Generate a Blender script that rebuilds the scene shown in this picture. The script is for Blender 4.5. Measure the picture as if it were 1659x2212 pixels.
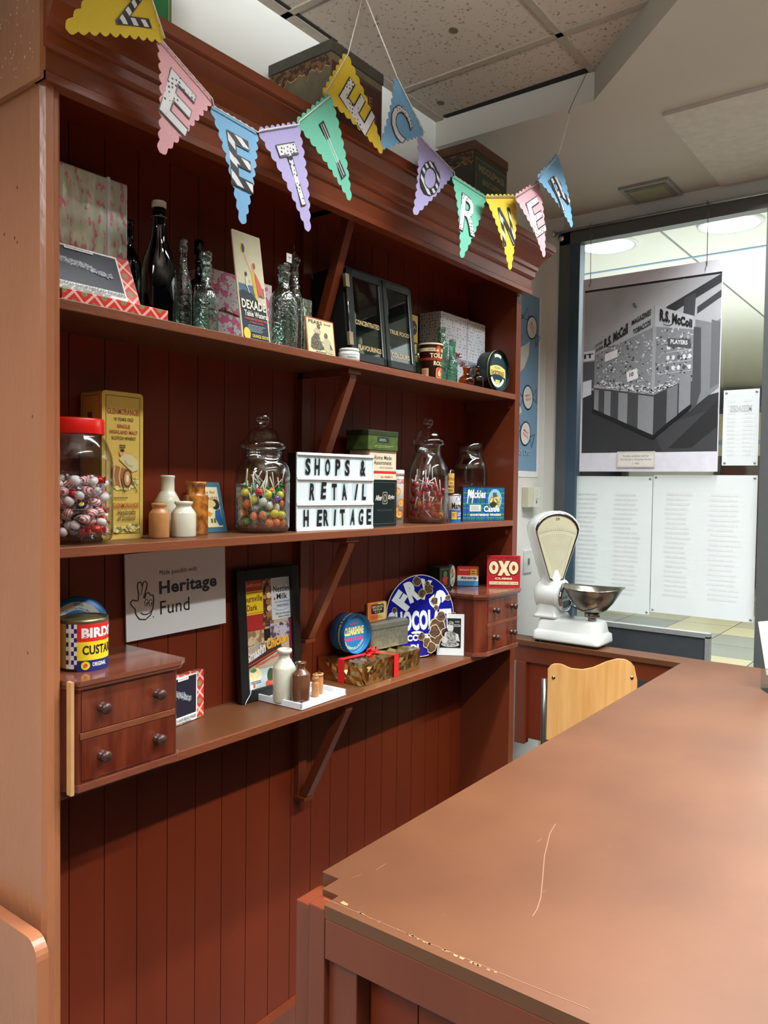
import bpy, math, random
from mathutils import Vector, Matrix
for o in list(bpy.data.objects): bpy.data.objects.remove(o)
SC=bpy.context.scene; COL=SC.collection; PI=math.pi
R=math.radians
# ---------------------------------------------------------------- camera
CAM=Vector((-.8712,-1.5,1.7603)); FPX=1691.3
_y,_p,_r=R(37.116),R(-2.031),R(.784)
FW=Vector((math.cos(_y)*math.cos(_p),math.sin(_y)*math.cos(_p),math.sin(_p)))
_rt=Vector((math.sin(_y),-math.cos(_y),0)); _up=_rt.cross(FW)
RT=math.cos(_r)*_rt+math.sin(_r)*_up; UP=RT.cross(FW)
cd=bpy.data.cameras.new('camera'); cam=bpy.data.objects.new('camera',cd); COL.objects.link(cam)
cam.matrix_world=Matrix(((RT.x,UP.x,-FW.x,CAM.x),(RT.y,UP.y,-FW.y,CAM.y),(RT.z,UP.z,-FW.z,CAM.z),(0,0,0,1)))
cd.sensor_fit='HORIZONTAL'; cd.sensor_width=36; cd.lens=36*FPX/1659; cd.clip_start=.02
SC.camera=cam
def P(u,v,ax,val):
    """photo measurement -> point on a known plane of the room"""
    d=FW+RT*(u-829.5)/FPX-UP*(v-1106)/FPX; i='xyz'.index(ax); return CAM+d*((val-CAM[i])/d[i])
# ---------------------------------------------------------------- world, lights, exposure
w=bpy.data.worlds.new('world'); SC.world=w; w.use_nodes=True
w.node_tree.nodes['Background'].inputs[0].default_value=(.9,.95,1,1); w.node_tree.nodes['Background'].inputs[1].default_value=.015
def lamp(name,loc,sx,sy,power,spread=180,color=(.95,.985,1),tgt=None,up=0):
    l=bpy.data.lights.new(name,'AREA'); l.shape='RECTANGLE'; l.size=sx; l.size_y=sy; l.energy=power; l.color=color; l.spread=R(spread)
    o=bpy.data.objects.new(name,l); COL.objects.link(o); o.location=loc
    if up: o.rotation_euler=(PI,0,0)
    if tgt: o.rotation_euler=(Vector(tgt)-Vector(loc)).to_track_quat('-Z','Y').to_euler()
    return o
for a in (((1.5,-.72,3.11),2.4,.08,30,118),((.9,-1.85,3.11),3.6,.08,76,118),((-1.9,-.5,3.11),1.0,.3,40,150),((7.5,-.5,3.4),6,5,190,180)): lamp('ceiling_lamp_light',*a)
for a in (((1.0,-2.8,2.3),1.5,.4,6),((-.7,-2.2,2.45),1.5,.4,10),((6.5,-.2,1.9),3,3,40)): lamp('ceiling_fill_light',*a,up=1)  # upward fills added to brighten the shop and arcade ceilings, no such fittings
lamp('upper_wall_fill_light',*(((-1.3,-2.3,2.55),1.2,.25,10,36),(1.0,.3,4.0))[0],tgt=(((-1.3,-2.3,2.55),1.2,.25,10,36),(1.0,.3,4.0))[1])  # added unseen fill, aimed high to lift the wall above the unit
lamp('side_window_light',*((-4.6,-.3,1.9),2.6,2.2,4),tgt=(0,-.4,1.5))
SC.view_settings.view_transform='Standard'; SC.view_settings.look='None'; SC.view_settings.gamma=1
SC.view_settings.use_curve_mapping=False; SC.cycles.transparent_max_bounces=40; SC.view_settings.exposure=.83
# ---------------------------------------------------------------- materials
def S(r,g,b):
    f=lambda c:((c/255+.055)/1.055)**2.4 if c>10 else c/255/12.92
    return (f(r),f(g),f(b),1)
MC={}
def node(nt,t,**k):
    n=nt.nodes.new(t)
    for a,b in k.items(): setattr(n,a,b)
    return n
def mat(name,rgb,rough=.5,metal=0,var=.08,scale=30,bump=0,bscale=200,stretch=(1,1,1),coat=0,rgb2=None,v2=(.45,.7),spec=.5,detail=4,bdist=.003):
    if name in MC: return MC[name]
    m=bpy.data.materials.new(name); m.use_nodes=True; nt=m.node_tree; b=nt.nodes['Principled BSDF']; L=nt.links
    tc=node(nt,'ShaderNodeTexCoord'); mp=node(nt,'ShaderNodeMapping'); mp.inputs['Scale'].default_value=stretch
    L.new(tc.outputs['Object'],mp.inputs[0])
    n=node(nt,'ShaderNodeTexNoise'); n.inputs['Scale'].default_value=scale; n.inputs['Detail'].default_value=detail; L.new(mp.outputs[0],n.inputs[0])
    cr=node(nt,'ShaderNodeValToRGB'); c=S(*rgb); e=cr.color_ramp.elements
    if rgb2: c1,c2=c,S(*rgb2); e[0].position,e[1].position=v2
    else: c1=tuple(x*(1-var) for x in c[:3])+(1,); c2=tuple(min(1,x*(1+var)) for x in c[:3])+(1,); e[0].position=.3;e[1].position=.7
    e[0].color=c1; e[1].color=c2; L.new(n.outputs[0],cr.inputs[0]); L.new(cr.outputs[0],b.inputs['Base Color'])
    b.inputs['Roughness'].default_value=rough; b.inputs['Metallic'].default_value=metal; b.inputs['Specular IOR Level'].default_value=spec
    b.inputs['Coat Weight'].default_value=coat; b.inputs['Coat Roughness'].default_value=.15
    if bump:
        n2=node(nt,'ShaderNodeTexNoise'); n2.inputs['Scale'].default_value=bscale; L.new(mp.outputs[0],n2.inputs[0])
        bp=node(nt,'ShaderNodeBump'); bp.inputs['Strength'].default_value=bump; bp.inputs['Distance'].default_value=bdist; L.new(n2.outputs[0],bp.inputs['Height']); L.new(bp.outputs[0],b.inputs['Normal'])
    MC[name]=m; return m
def ink(r,g,b,rough=.45,metal=0): return mat('print_%d_%d_%d%s'%(r,g,b,'' if rough==.45 else '_%d'%(rough*100)),(r,g,b),rough,metal,var=.04)
def glow(name,rgb,st):
    m=bpy.data.materials.new(name); m.use_nodes=True; nt=m.node_tree; b=nt.nodes['Principled BSDF']
    b.inputs['Base Color'].default_value=S(*rgb); b.inputs['Emission Color'].default_value=S(*rgb); b.inputs['Emission Strength'].default_value=st; return m
def glass(name,tint,edge,bump=0,bscale=60,rough=.03,refl=1.0,f0=.045):
    m=bpy.data.materials.new(name); m.use_nodes=True; nt=m.node_tree; L=nt.links; nt.nodes.remove(nt.nodes['Principled BSDF'])
    out=[n for n in nt.nodes if n.type=='OUTPUT_MATERIAL'][0]
    lw=node(nt,'ShaderNodeLayerWeight'); lw.inputs[0].default_value=.5
    mx=node(nt,'ShaderNodeMix',data_type='RGBA'); mx.inputs[6].default_value=S(*tint); mx.inputs[7].default_value=S(*edge); pw_=node(nt,'ShaderNodeMath',operation='POWER'); pw_.inputs[1].default_value=2.2; L.new(lw.outputs['Facing'],pw_.inputs[0]); L.new(pw_.outputs[0],mx.inputs[0])
    tr=node(nt,'ShaderNodeBsdfTransparent'); L.new(mx.outputs[2],tr.inputs[0])
    gl=node(nt,'ShaderNodeBsdfGlossy'); gl.inputs['Roughness'].default_value=rough
    lf=node(nt,'ShaderNodeLayerWeight'); lf.inputs[0].default_value=.5; f5=node(nt,'ShaderNodeMath',operation='POWER'); f5.inputs[1].default_value=4.5; L.new(lf.outputs['Facing'],f5.inputs[0]); fr=node(nt,'ShaderNodeMath',operation='MULTIPLY_ADD'); fr.inputs[1].default_value=.8; fr.inputs[2].default_value=f0; L.new(f5.outputs[0],fr.inputs[0])
    mu=node(nt,'ShaderNodeMath',operation='MULTIPLY'); mu.inputs[1].default_value=refl; mu.use_clamp=True; L.new(fr.outputs[0],mu.inputs[0])
    ms=node(nt,'ShaderNodeMixShader'); L.new(mu.outputs[0],ms.inputs[0]); L.new(tr.outputs[0],ms.inputs[1]); L.new(gl.outputs[0],ms.inputs[2])
    if bump:
        tc=node(nt,'ShaderNodeTexCoord'); n=node(nt,'ShaderNodeTexNoise'); n.inputs['Scale'].default_value=bscale; L.new(tc.outputs['Object'],n.inputs[0])
        bp=node(nt,'ShaderNodeBump'); bp.inputs['Strength'].default_value=bump; bp.inputs['Distance'].default_value=.004
        L.new(n.outputs[0],bp.inputs['Height']); L.new(bp.outputs[0],gl.inputs['Normal']); L.new(bp.outputs[0],lf.inputs['Normal'])
    L.new(ms.outputs[0],out.inputs[0]); return m
def pattern(name,base,mark,kind,scale,thr=.35,rough=.5,base2=None,stretch=(1,1,1)):
    """dots / stripes / speckle printed on paper"""
    m=bpy.data.materials.new(name); m.use_nodes=True; nt=m.node_tree; b=nt.nodes['Principled BSDF']; L=nt.links; b.inputs['Roughness'].default_value=rough
    tc=node(nt,'ShaderNodeTexCoord'); mp=node(nt,'ShaderNodeMapping'); mp.inputs['Scale'].default_value=stretch; L.new(tc.outputs['Object'],mp.inputs[0])
    if kind=='dots':
        v=node(nt,'ShaderNodeTexVoronoi'); v.inputs['Scale'].default_value=scale; v.inputs['Randomness'].default_value=.35; L.new(mp.outputs[0],v.inputs[0]); o=v.outputs['Distance']
    elif kind=='stripes':
        v=node(nt,'ShaderNodeTexWave',bands_direction='DIAGONAL'); v.inputs['Scale'].default_value=scale; L.new(mp.outputs[0],v.inputs[0]); o=v.outputs['Fac']
    else:
        v=node(nt,'ShaderNodeTexNoise'); v.inputs['Scale'].default_value=scale; v.inputs['Detail'].default_value=6; L.new(mp.outputs[0],v.inputs[0]); o=v.outputs[0]
    lt=node(nt,'ShaderNodeMath',operation='LESS_THAN'); lt.inputs[1].default_value=thr; L.new(o,lt.inputs[0])
    mx=node(nt,'ShaderNodeMix',data_type='RGBA'); mx.inputs[6].default_value=S(*base); mx.inputs[7].default_value=S(*mark); L.new(lt.outputs[0],mx.inputs[0])
    if base2:
        n=node(nt,'ShaderNodeTexNoise'); n.inputs['Scale'].default_value=scale/2.6; n.inputs['Detail'].default_value=8; L.new(mp.outputs[0],n.inputs[0])
        g=node(nt,'ShaderNodeMath',operation='GREATER_THAN'); g.inputs[1].default_value=.52; L.new(n.outputs[0],g.inputs[0])
        m2=node(nt,'ShaderNodeMix',data_type='RGBA'); m2.inputs[6].default_value=S(*base); m2.inputs[7].default_value=S(*base2); L.new(g.outputs[0],m2.inputs[0]); L.new(m2.outputs[2],mx.inputs[6])
    L.new(mx.outputs[2],b.inputs['Base Color']); return m
def tartan(name,k=42,o=0):
    m=bpy.data.materials.new(name); m.use_nodes=True; nt=m.node_tree; b=nt.nodes['Principled BSDF']; L=nt.links; b.inputs['Roughness'].default_value=.35
    tc=node(nt,'ShaderNodeTexCoord'); sx=node(nt,'ShaderNodeSeparateXYZ'); L.new(tc.outputs['Object'],sx.inputs[0])
    def M(op,a,bb=None):
        n=node(nt,'ShaderNodeMath',operation=op)
        for i,x in enumerate((a,bb)):
            if x is None: continue
            if isinstance(x,(int,float)): n.inputs[i].default_value=x
            else: L.new(x,n.inputs[i])
        return n.outputs[0]
    yz=M('ADD',sx.outputs[1],sx.outputs[2]); u=M('ADD',M('MULTIPLY',M('ADD',sx.outputs[0],yz),k*.5),o); v=M('ADD',M('MULTIPLY',M('SUBTRACT',sx.outputs[0],yz),k*.5),o)
    fu=M('FRACT',u); fv=M('FRACT',v)
    def line(f,c,w): return M('LESS_THAN',M('ABSOLUTE',M('SUBTRACT',f,c)),w)
    wl=M('MAXIMUM',M('MAXIMUM',line(fu,.07,.018),line(fu,.13,.018)),M('MAXIMUM',line(fv,.07,.018),line(fv,.13,.018)))
    wl=M('MAXIMUM',wl,M('MAXIMUM',line(fu,.01,.018),line(fv,.01,.018)))
    gu=M('ABSOLUTE',M('SUBTRACT',fu,.57)); gv=M('ABSOLUTE',M('SUBTRACT',fv,.57)); gg=M('LESS_THAN',M('ADD',M('MULTIPLY',gu,gu),M('MULTIPLY',gv,gv)),.05)
    chk=M('LESS_THAN',M('FRACT',M('MULTIPLY',u,9)),.3); chk2=M('LESS_THAN',M('FRACT',M('MULTIPLY',v,9)),.3); chk=M('MAXIMUM',chk,chk2)
    def mix(f,a,c):
        n=node(nt,'ShaderNodeMix',data_type='RGBA'); L.new(f,n.inputs[0])
        for i,x in ((6,a),(7,c)):
            if isinstance(x,tuple): n.inputs[i].default_value=x
            else: L.new(x,n.inputs[i])
        return n.outputs[2]
    c=mix(gg,S(214,52,40),mix(chk,S(150,185,120),S(120,60,40))); c=mix(wl,c,S(250,225,210)); L.new(c,b.inputs['Base Color']); return m
# ---------------------------------------------------------------- mesh builder
class MB:
    def __init__(s): s.v=[];s.f=[];s.mi=[];s.sm=[];s.mats=[]
    def add(s,vs,fs,m,smooth=False,M=None):
        b=len(s.v)
        if M is not None: vs=[M@Vector(q) for q in vs]
        s.v+= [tuple(q) for q in vs]
        if m not in s.mats: s.mats.append(m)
        k=s.mats.index(m)
        for f in fs: s.f.append(tuple(b+i for i in f)); s.mi.append(k); s.sm.append(smooth)
        return s
    def box(s,x0,x1,y0,y1,z0,z1,m,M=None):
        return s.add([(x,y,z) for x in(x0,x1) for y in(y0,y1) for z in(z0,z1)],[(0,1,3,2),(4,6,7,5),(0,4,5,1),(2,3,7,6),(0,2,6,4),(1,5,7,3)],m,False,M)
    def prism(s,pts,a,b,m,ax='z',M=None,smooth=False):
        n=len(pts)
        if sum(pts[i][0]*pts[(i+1)%n][1]-pts[(i+1)%n][0]*pts[i][1] for i in range(n))<0: pts=pts[::-1]
        F={'z':lambda p,t:(p[0],p[1],t),'y':lambda p,t:(p[0],t,p[1]),'x':lambda p,t:(t,p[0],p[1])}[ax]
        vs=[F(p,a) for p in pts]+[F(p,b) for p in pts]
        side=[(i,(i+1)%n,n+(i+1)%n,n+i) for i in range(n)]
        s.add(vs,[tuple(range(n))[::-1],tuple(range(n,2*n))],m,False,M); return s.add(vs,side,m,smooth,M)
    def lathe(s,pr,m,seg=32,M=None,smooth=True,sx=1,sy=1):
        vs=[];fs=[];n=len(pr)
        for k in range(seg):
            a=2*PI*k/seg; vs+=[(r*math.cos(a)*sx,r*math.sin(a)*sy,z) for r,z in pr]
        for k in range(seg):
            k2=(k+1)%seg
            for i in range(n-1):
                fs.append((k*n+i,k2*n+i,k2*n+i+1,k*n+i+1))
        return s.add(vs,fs,m,smooth,M)
    def tube(s,pts,r,m,seg=8,closed=False,M=None,flat=1):
        pts=[Vector(p) for p in pts]; n=len(pts); vs=[];fs=[]; up=Vector((.13,.21,.97))
        for i,p in enumerate(pts):
            t=(pts[(i+1)%n]-pts[i-1]) if closed else (pts[min(i+1,n-1)]-pts[max(i-1,0)])
            t.normalize(); a=t.cross(up)
            if a.length<.1: a=t.cross(Vector((1,0,0)))
            a.normalize(); b=t.cross(a); rr=r[i] if isinstance(r,(list,tuple)) else r
            vs+=[p+(a*math.cos(2*PI*k/seg)+b*math.sin(2*PI*k/seg)*flat)*rr for k in range(seg)]
        for i in range(n if closed else n-1):
            j=(i+1)%n
            fs+=[(i*seg+k,i*seg+(k+1)%seg,j*seg+(k+1)%seg,j*seg+k) for k in range(seg)]
        if not closed: fs+=[tuple(range(seg))[::-1],tuple(range((n-1)*seg,n*seg))]
        return s.add(vs,fs,m,True,M)
    def art(s,A,fn,th=.00012):
        for vs,fs,m,lay in A.it: s.add([fn(x,y,.0003+lay*th) for x,y in vs],fs,m)
        return s
    def build(s,name,parent=None,loc=None,rot=0,tilt=0,bevel=0,bseg=2,label=None,kind=None):
        me=bpy.data.meshes.new(name); me.from_pydata(s.v,[],s.f); me.polygons.foreach_set('material_index',s.mi); me.polygons.foreach_set('use_smooth',s.sm)
        for m in s.mats: me.materials.append(m)
        me.update(); o=bpy.data.objects.new(name,me); COL.objects.link(o)
        if parent: o.parent=parent
        if loc is not None: o.location=loc
        o.rotation_euler=(tilt,0,rot)
        if bevel:
            bm=o.modifiers.new('bevel','BEVEL'); bm.width=bevel; bm.segments=bseg; bm.limit_method='ANGLE'; bm.angle_limit=R(40)
        if label: o['label']=label
        if kind: o['kind']=kind
        return o
def thing(name,label,cat,loc=(0,0,0),rot=0,tilt=0,group=None):
    o=bpy.data.objects.new(name,None); COL.objects.link(o); o.empty_display_size=.05; o.location=loc; o.rotation_euler=(tilt,0,rot); return tag(o,label,cat,group)
def tag(o,label,cat,group=None):
    o['label']=label; o['category']=cat
    if group: o['group']=group
    return o
def dup(o,loc,rot=None,label=None,mats=None):
    r=o.copy(); COL.objects.link(r); r.location=loc
    if rot is not None: r.rotation_euler=rot
    if label: r['label']=label
    for ch in o.children:
        c=ch.copy(); COL.objects.link(c); c.parent=r
    return r
# ---------------------------------------------------------------- flat printed artwork
TC={}
def glyphs(txt,bold):
    k=(txt,bold)
    if k in TC: return TC[k]
    cu=bpy.data.curves.new('t','FONT'); cu.body=txt; cu.size=1; cu.offset=bold; cu.resolution_u=3; cu.fill_mode='FRONT'; cu.space_character=1.05
    ob=bpy.data.objects.new('t',cu); me=bpy.data.meshes.new_from_object(ob)
    vs=[(v.co.x,v.co.y) for v in me.vertices]; fs=[tuple(p.vertices) for p in me.polygons]
    bpy.data.objects.remove(ob); bpy.data.meshes.remove(me); bpy.data.curves.remove(cu)
    x0=min(v[0] for v in vs);x1=max(v[0] for v in vs);y0=min(v[1] for v in vs);y1=max(v[1] for v in vs)
    TC[k]=([((a-x0)/(x1-x0),(b-y0)/(y1-y0)) for a,b in vs],fs); return TC[k]
class Art:
    def __init__(s): s.it=[]; s.l=0
    def _a(s,vs,fs,m,lay=None):
        if lay is None: s.l+=1; lay=s.l
        s.it.append((vs,fs,m,lay)); return s
    def rect(s,x0,y0,x1,y1,m,n=1,lay=None):
        vs=[(x0+(x1-x0)*i/n,y) for i in range(n+1) for y in(y0,y1)]
        return s._a(vs,[(2*i,2*i+2,2*i+3,2*i+1) for i in range(n)],m,lay)
    def poly(s,p,m,lay=None):
        n=len(p)
        if sum(p[i][0]*p[(i+1)%n][1]-p[(i+1)%n][0]*p[i][1] for i in range(n))<0: p=p[::-1]
        return s._a(list(p),[tuple(range(n))],m,lay)
    def ell(s,cx,cy,rx,ry,m,n=28,rot=0,lay=None):
        c,d=math.cos(rot),math.sin(rot)
        return s.poly([(cx+rx*math.cos(t)*c-ry*math.sin(t)*d,cy+rx*math.cos(t)*d+ry*math.sin(t)*c) for t in[2*PI*i/n for i in range(n)]],m,lay)
    def blob(s,cx,cy,r,m,seed=0,n=18,k=.3,sy=1,lay=None):
        q=random.Random(seed); return s.poly([(cx+r*(1-k*q.random())*math.cos(t),cy+sy*r*(1-k*q.random())*math.sin(t)) for t in[2*PI*i/n for i in range(n)]],m,lay)
    def line(s,p,wd,m,closed=False,lay=None):
        n=len(p); vs=[];fs=[]
        for i in range(n):
            a=p[(i+1)%n] if closed else p[min(i+1,n-1)]; b=p[i-1] if closed else p[max(i-1,0)]
            dx,dy=a[0]-b[0],a[1]-b[1]; l=math.hypot(dx,dy) or 1; nx,ny=-dy/l*wd/2,dx/l*wd/2
            vs+=[(p[i][0]+nx,p[i][1]+ny),(p[i][0]-nx,p[i][1]-ny)]
        for i in range(n if closed else n-1): j=(i+1)%n; fs.append((2*i+1,2*j+1,2*j,2*i))
        return s._a(vs,fs,m,lay)
    def arc(s,cx,cy,rx,ry,a0,a1,wd,m,n=24,rot=0):
        c,d=math.cos(rot),math.sin(rot); q=[R(a0+(a1-a0)*i/n) for i in range(n+1)]
        return s.line([(cx+rx*math.cos(t)*c-ry*math.sin(t)*d,cy+rx*math.cos(t)*d+ry*math.sin(t)*c) for t in q],wd,m)
    def frame(s,x0,y0,x1,y1,wd,m,n=1):
        s.l+=1; L_=s.l
        s.rect(x0,y0,x1,y0+wd,m,n,L_).rect(x0,y1-wd,x1,y1,m,n,L_).rect(x0,y0,x0+wd,y1,m,1,L_); return s.rect(x1-wd,y0,x1,y1,m,1,L_)
    def text(s,t,x0,y0,x1,y1,m,bold=.01,shear=0,fn=None):
        vs,fs=glyphs(t,bold)
        if fn: q=[fn(a,b) for a,b in vs]
        else: q=[(x0+(x1-x0)*a+shear*(y1-y0)*b,y0+(y1-y0)*b) for a,b in vs]
        return s._a(q,fs,m)
    def tq(s,t,A,B,C,D,m,bold=.01):
        """text in the quad A(bottom left) B(bottom right) C(top right) D(top left)"""
        f=lambda a,b:tuple((1-a)*(1-b)*A[i]+a*(1-b)*B[i]+a*b*C[i]+(1-a)*b*D[i] for i in(0,1))
        return s.text(t,0,0,0,0,m,bold,fn=f)
    def at(s,t,cx,cy,r,h,a0,a1,m,bold=.01,sy=1):
        """text on an arc from angle a0 to a1"""
        def f(a,b):
            th=R(a0+(a1-a0)*a); rr=r+h*b*(1 if a1<a0 else -1); return (cx+rr*math.cos(th),cy+sy*rr*math.sin(th))
        return s.text(t,0,0,0,0,m,bold,fn=f)
    def lines(s,x0,y0,x1,y1,n,m,seed=1,fill=.45,words=5):
        """rows of small print too fine to read"""
        q=random.Random(seed); s.l+=1; h=(y1-y0)/n
        for i in range(n):
            y=y1-h*(i+1)+h*.25; x=x0+(x1-x0)*q.random()*.08
            for k in range(words):
                w_=(x1-x0)/words*(.5+.4*q.random()); s.rect(x,y,min(x+w_,x1),y+h*fill,m,1,s.l); x+=w_+(x1-x0)*.02
                if x>x1-(x1-x0)*.05: break
        return s
def front(y): return lambda a,b,l:(a,y-l,b)
def cyl(r,z0=0,off=0,k=0):
    def f(a,b,l):
        rr=r+k*b+l; th=(a+off)/r; return (rr*math.sin(th),-rr*math.cos(th),z0+b)
    return f
def rrect(w,h,r,n=5,cx=0,cy=0):
    o=[]
    for sx,sy,a in((1,1,0),(-1,1,90),(-1,-1,180),(1,-1,270)):
        for i in range(n+1): t=R(a+90*i/n); o.append((cx+sx*(w/2-r)+r*math.cos(t),cy+sy*(h/2-r)+r*math.sin(t)))
    return o
# ---------------------------------------------------------------- shared materials
paint=mat('brown_gloss_paint',(108,48,25),.33,var=.1,scale=5,bump=.12,bscale=90,stretch=(1,1,.25))
paintd=mat('brown_panel_paint',(110,40,15),.45,spec=.3,var=.14,scale=4,bump=.08,bscale=60,stretch=(1,1,.2))
painte=mat('end_panel_paint',(164,104,70),.3,var=.08,scale=6,bump=.35,bscale=70,stretch=(1,1,.3))
topm=mat('worn_countertop_paint',(87,50,26),.42,rgb2=(100,60,33),scale=3.2,detail=9,v2=(.35,.7),bump=.06,bscale=60)
edgem=mat('shelf_edge_paint',(118,64,38),.4,var=.12,scale=12,bump=.3,bscale=120,stretch=(.3,1,1))
mahog=mat('polished_mahogany',(84,32,20),.22,rgb2=(124,58,34),scale=9,stretch=(3,3,.45),v2=(.4,.75),coat=.4)
mahogt=mat('mahogany_top',(118,66,48),.2,rgb2=(92,46,32),scale=7,stretch=(.5,3,3),v2=(.4,.7),coat=.5)
knobm=mat('dark_turned_wood',(62,34,26),.38,var=.1,coat=.08)
rawwood=mat('bare_cut_wood',(190,140,90),.6)
wallm=mat('painted_wall',(222,222,214),.6,var=.015,scale=3,bump=.05)
ceilm=mat('soffit_paint',(186,180,168),.7,var=.03,scale=2)
greym=mat('grey_metal_frame',(92,96,95),.4,.3,var=.03)
greyl=mat('light_grey_trim',(150,154,152),.4,.3)
blackm=ink(22,22,22); white=ink(236,238,234); cream=ink(232,222,180); chrome=mat('chrome',(205,208,210),.12,1,var=.03)
steel=mat('worn_steel',(150,146,134),.3,1,rgb2=(112,108,98),scale=14,v2=(.4,.65))
cord=mat('cotton_string',(232,228,220),.8)
tilem=pattern('mineral_fibre_tile',(176,162,146),(120,105,90),'noise',95,.37,.9,stretch=(1,1,1))
# ---------------------------------------------------------------- setting
def st(mb,name,**k): return mb.build(name,kind='structure',**k)
carpet=mat('ribbed_grey_carpet',(92,104,104),.9,rgb2=(140,150,148),scale=60,stretch=(.2,3,1),v2=(.4,.6),bump=.5)
st(MB().box(-5,2.9,-5,.35,-.02,0,carpet),'floor')
st(MB().box(-5,2.9,.30,.42,-.0,3.4,wallm),'wall_back')
mb=MB(); mb.box(2.875,3.02,.215,.30,0,3.13,wallm); mb.box(2.9,3.02,-5,.215,3.055,3.13,wallm); st(mb,'wall_right')
CZ,SZ=3.237,3.13
mb=MB(); mb.prism([(-5,.3),(1.82,.3),(1.82,-.372),(-2.8,-5),(-5,-5)],CZ,CZ+.02,tilem)
gr=mat('ceiling_grid_bar',(150,138,122),.6)
def tbar(x0,x1,y0,y1): mb.box(x0,x1,y0,y1,CZ-.006,CZ+.001,gr)
for i in range(8): x=1.54-.6*i; tbar(x-.012,x+.012,-5 if i>2 else -.66-.6*i,.3)
for i in range(6): y=-.366-.6*i; tbar(-5,1.82-.6*i,y-.012,y+.012)
tbar(-5,1.82,.262,.3)
dk=ink(18,18,16,.9); mb.box(.55,1.15,.25,.262,CZ-.003,CZ+.001,dk)
mb.prism([(1.797,.25),(1.82,.25),(1.82,-.35),(1.79,-.35)],CZ-.003,CZ+.001,dk)
for u,v in((980,65),(952,222)):
    q=P(u,v,'z',CZ); mb.prism([(q.x+.018*math.cos(t),q.y+.014*math.sin(t)) for t in[i*.7 for i in range(9)]],CZ-.002,CZ+.001,mat('tile_hole',(96,84,52),.9))
mb.build('ceiling',kind='structure')
mb=MB(); mb.prism([(1.82,.3),(3.0,.3),(3.0,-5),(-2.8,-5),(1.82,-.372)],SZ,SZ+.2,ceilm); st(mb,'ceiling')
st(MB().box(2.05,2.88,-2.2,-.54,SZ-.014,SZ+.001,mat('access_panel_paint',(196,191,180),.7)),'trim_1')
mb=MB(); vm=mat('vent_grille',(136,132,106),.6,bump=.8,bscale=260); mb.box(2.66,2.885,-.37,-.145,SZ-.012,SZ,greyl)
mb.box(2.685,2.86,-.35,-.165,SZ-.016,SZ-.003,mat('vent_frame',(120,116,98),.6)); mb.box(2.70,2.845,-.335,-.18,SZ-.018,SZ-.01,vm)
tag(mb.build('ceiling_vent'),'beige slotted air vent set in the soffit above the window','vent')
# window: frame, glass, black lower panel
mb=MB(); X0,X1=2.865,2.925
mb.box(X0,X1,.175,.232,0,3.052,greym); mb.box(X0,X1,-5,.232,2.982,3.052,greym); mb.box(X0,X1,-.80,-.735,0,2.985,greym)
mb.box(X0-.0,X1,.120,.175,.9,2.982,mat('blue_grey_jamb',(62,84,100),.35,.2)); mb.box(X0+.002,X0+.012,.166,.176,.9,2.98,greyl)
fr=st(mb,'window_1')
mb=MB(); mb.box(2.895,2.901,-5,.13,0.02,2.985,glass('window_glass',(248,251,250),(225,235,235),refl=.55)); mb.build('glass_pane',fr)
mb=MB(); mb.box(2.872,2.895,-.53,.17,.25,1.078,mat('charcoal_panel',(52,58,62),.6)); mb.build('lower_panel',fr,label='charcoal infill panel')
mb=MB(); mb.box(2.866,2.9,-.547,.17,1.074,1.096,greyl); mb.box(2.866,2.9,-.547,-.527,.25,1.08,greyl); mb.build('panel_trim',fr,label='light grey edge trim')
# beyond the glass: the arcade
tl=bpy.data.materials.new('arcade_tiles'); tl.use_nodes=True; nt=tl.node_tree; b=nt.nodes['Principled BSDF']; b.inputs['Roughness'].default_value=.25
tc=node(nt,'ShaderNodeTexCoord'); mp=node(nt,'ShaderNodeMapping'); mp.inputs['Location'].default_value=(.12,.39,0); nt.links.new(tc.outputs['Object'],mp.inputs[0])
ck=node(nt,'ShaderNodeTexBrick'); ck.offset=0; ck.inputs['Scale'].default_value=1; ck.inputs['Brick Width'].default_value=.66; ck.inputs['Row Height'].default_value=.66; ck.inputs['Mortar Size'].default_value=.006; ck.inputs['Mortar Smooth'].default_value=0
ck.inputs['Color1'].default_value=S(224,214,176); ck.inputs['Color2'].default_value=S(150,158,160); ck.inputs['Mortar'].default_value=S(110,110,105); ck.inputs['Bias'].default_value=-.15
nt.links.new(mp.outputs[0],ck.inputs[0]); nt.links.new(ck.outputs[0],b.inputs['Base Color'])
st(MB().box(2.96,19,-9,12,-.03,0,tl),'floor')
mcl=mat('arcade_ceiling',(232,232,226),.7,var=.01)
mb=MB(); mb.box(2.96,19,-9,12,3.6,3.65,mcl); mb.box(4.2,12,.36,.375,3.595,3.6,greyl); mb.box(5.60,5.63,-3,5,3.594,3.6,ink(150,180,210)); st(mb,'ceiling')
mb=MB(); mb.box(18,18.2,-9,12,0,3.6,mat('arcade_far_wall',(236,230,214),.6)); st(mb,'wall_far')
dl=glow('downlight_diffuser',(225,240,255),3.2)
for k,(cx,cy) in enumerate(((4.93,.79),(4.93,-.08),(4.93,-.95),(7.4,.8),(7.4,-.1))):
    t=thing('round_ceiling_light','round recessed white ceiling light seen through the window, '+('left one over the photo poster','right one over the photo poster','beyond the window frame on the right','further back in the arcade, left','further back in the arcade, right')[k],'light',(cx,cy,3.6),group='round arcade ceiling lights')
    MB().lathe([(.001,-.012),(.19,-.012),(.195,-.003)],dl,40).build('diffuser',t)
    MB().lathe([(.19,-.002),(.19,-.016),(.215,-.016),(.22,0)],white,40).build('rim',t)
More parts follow.
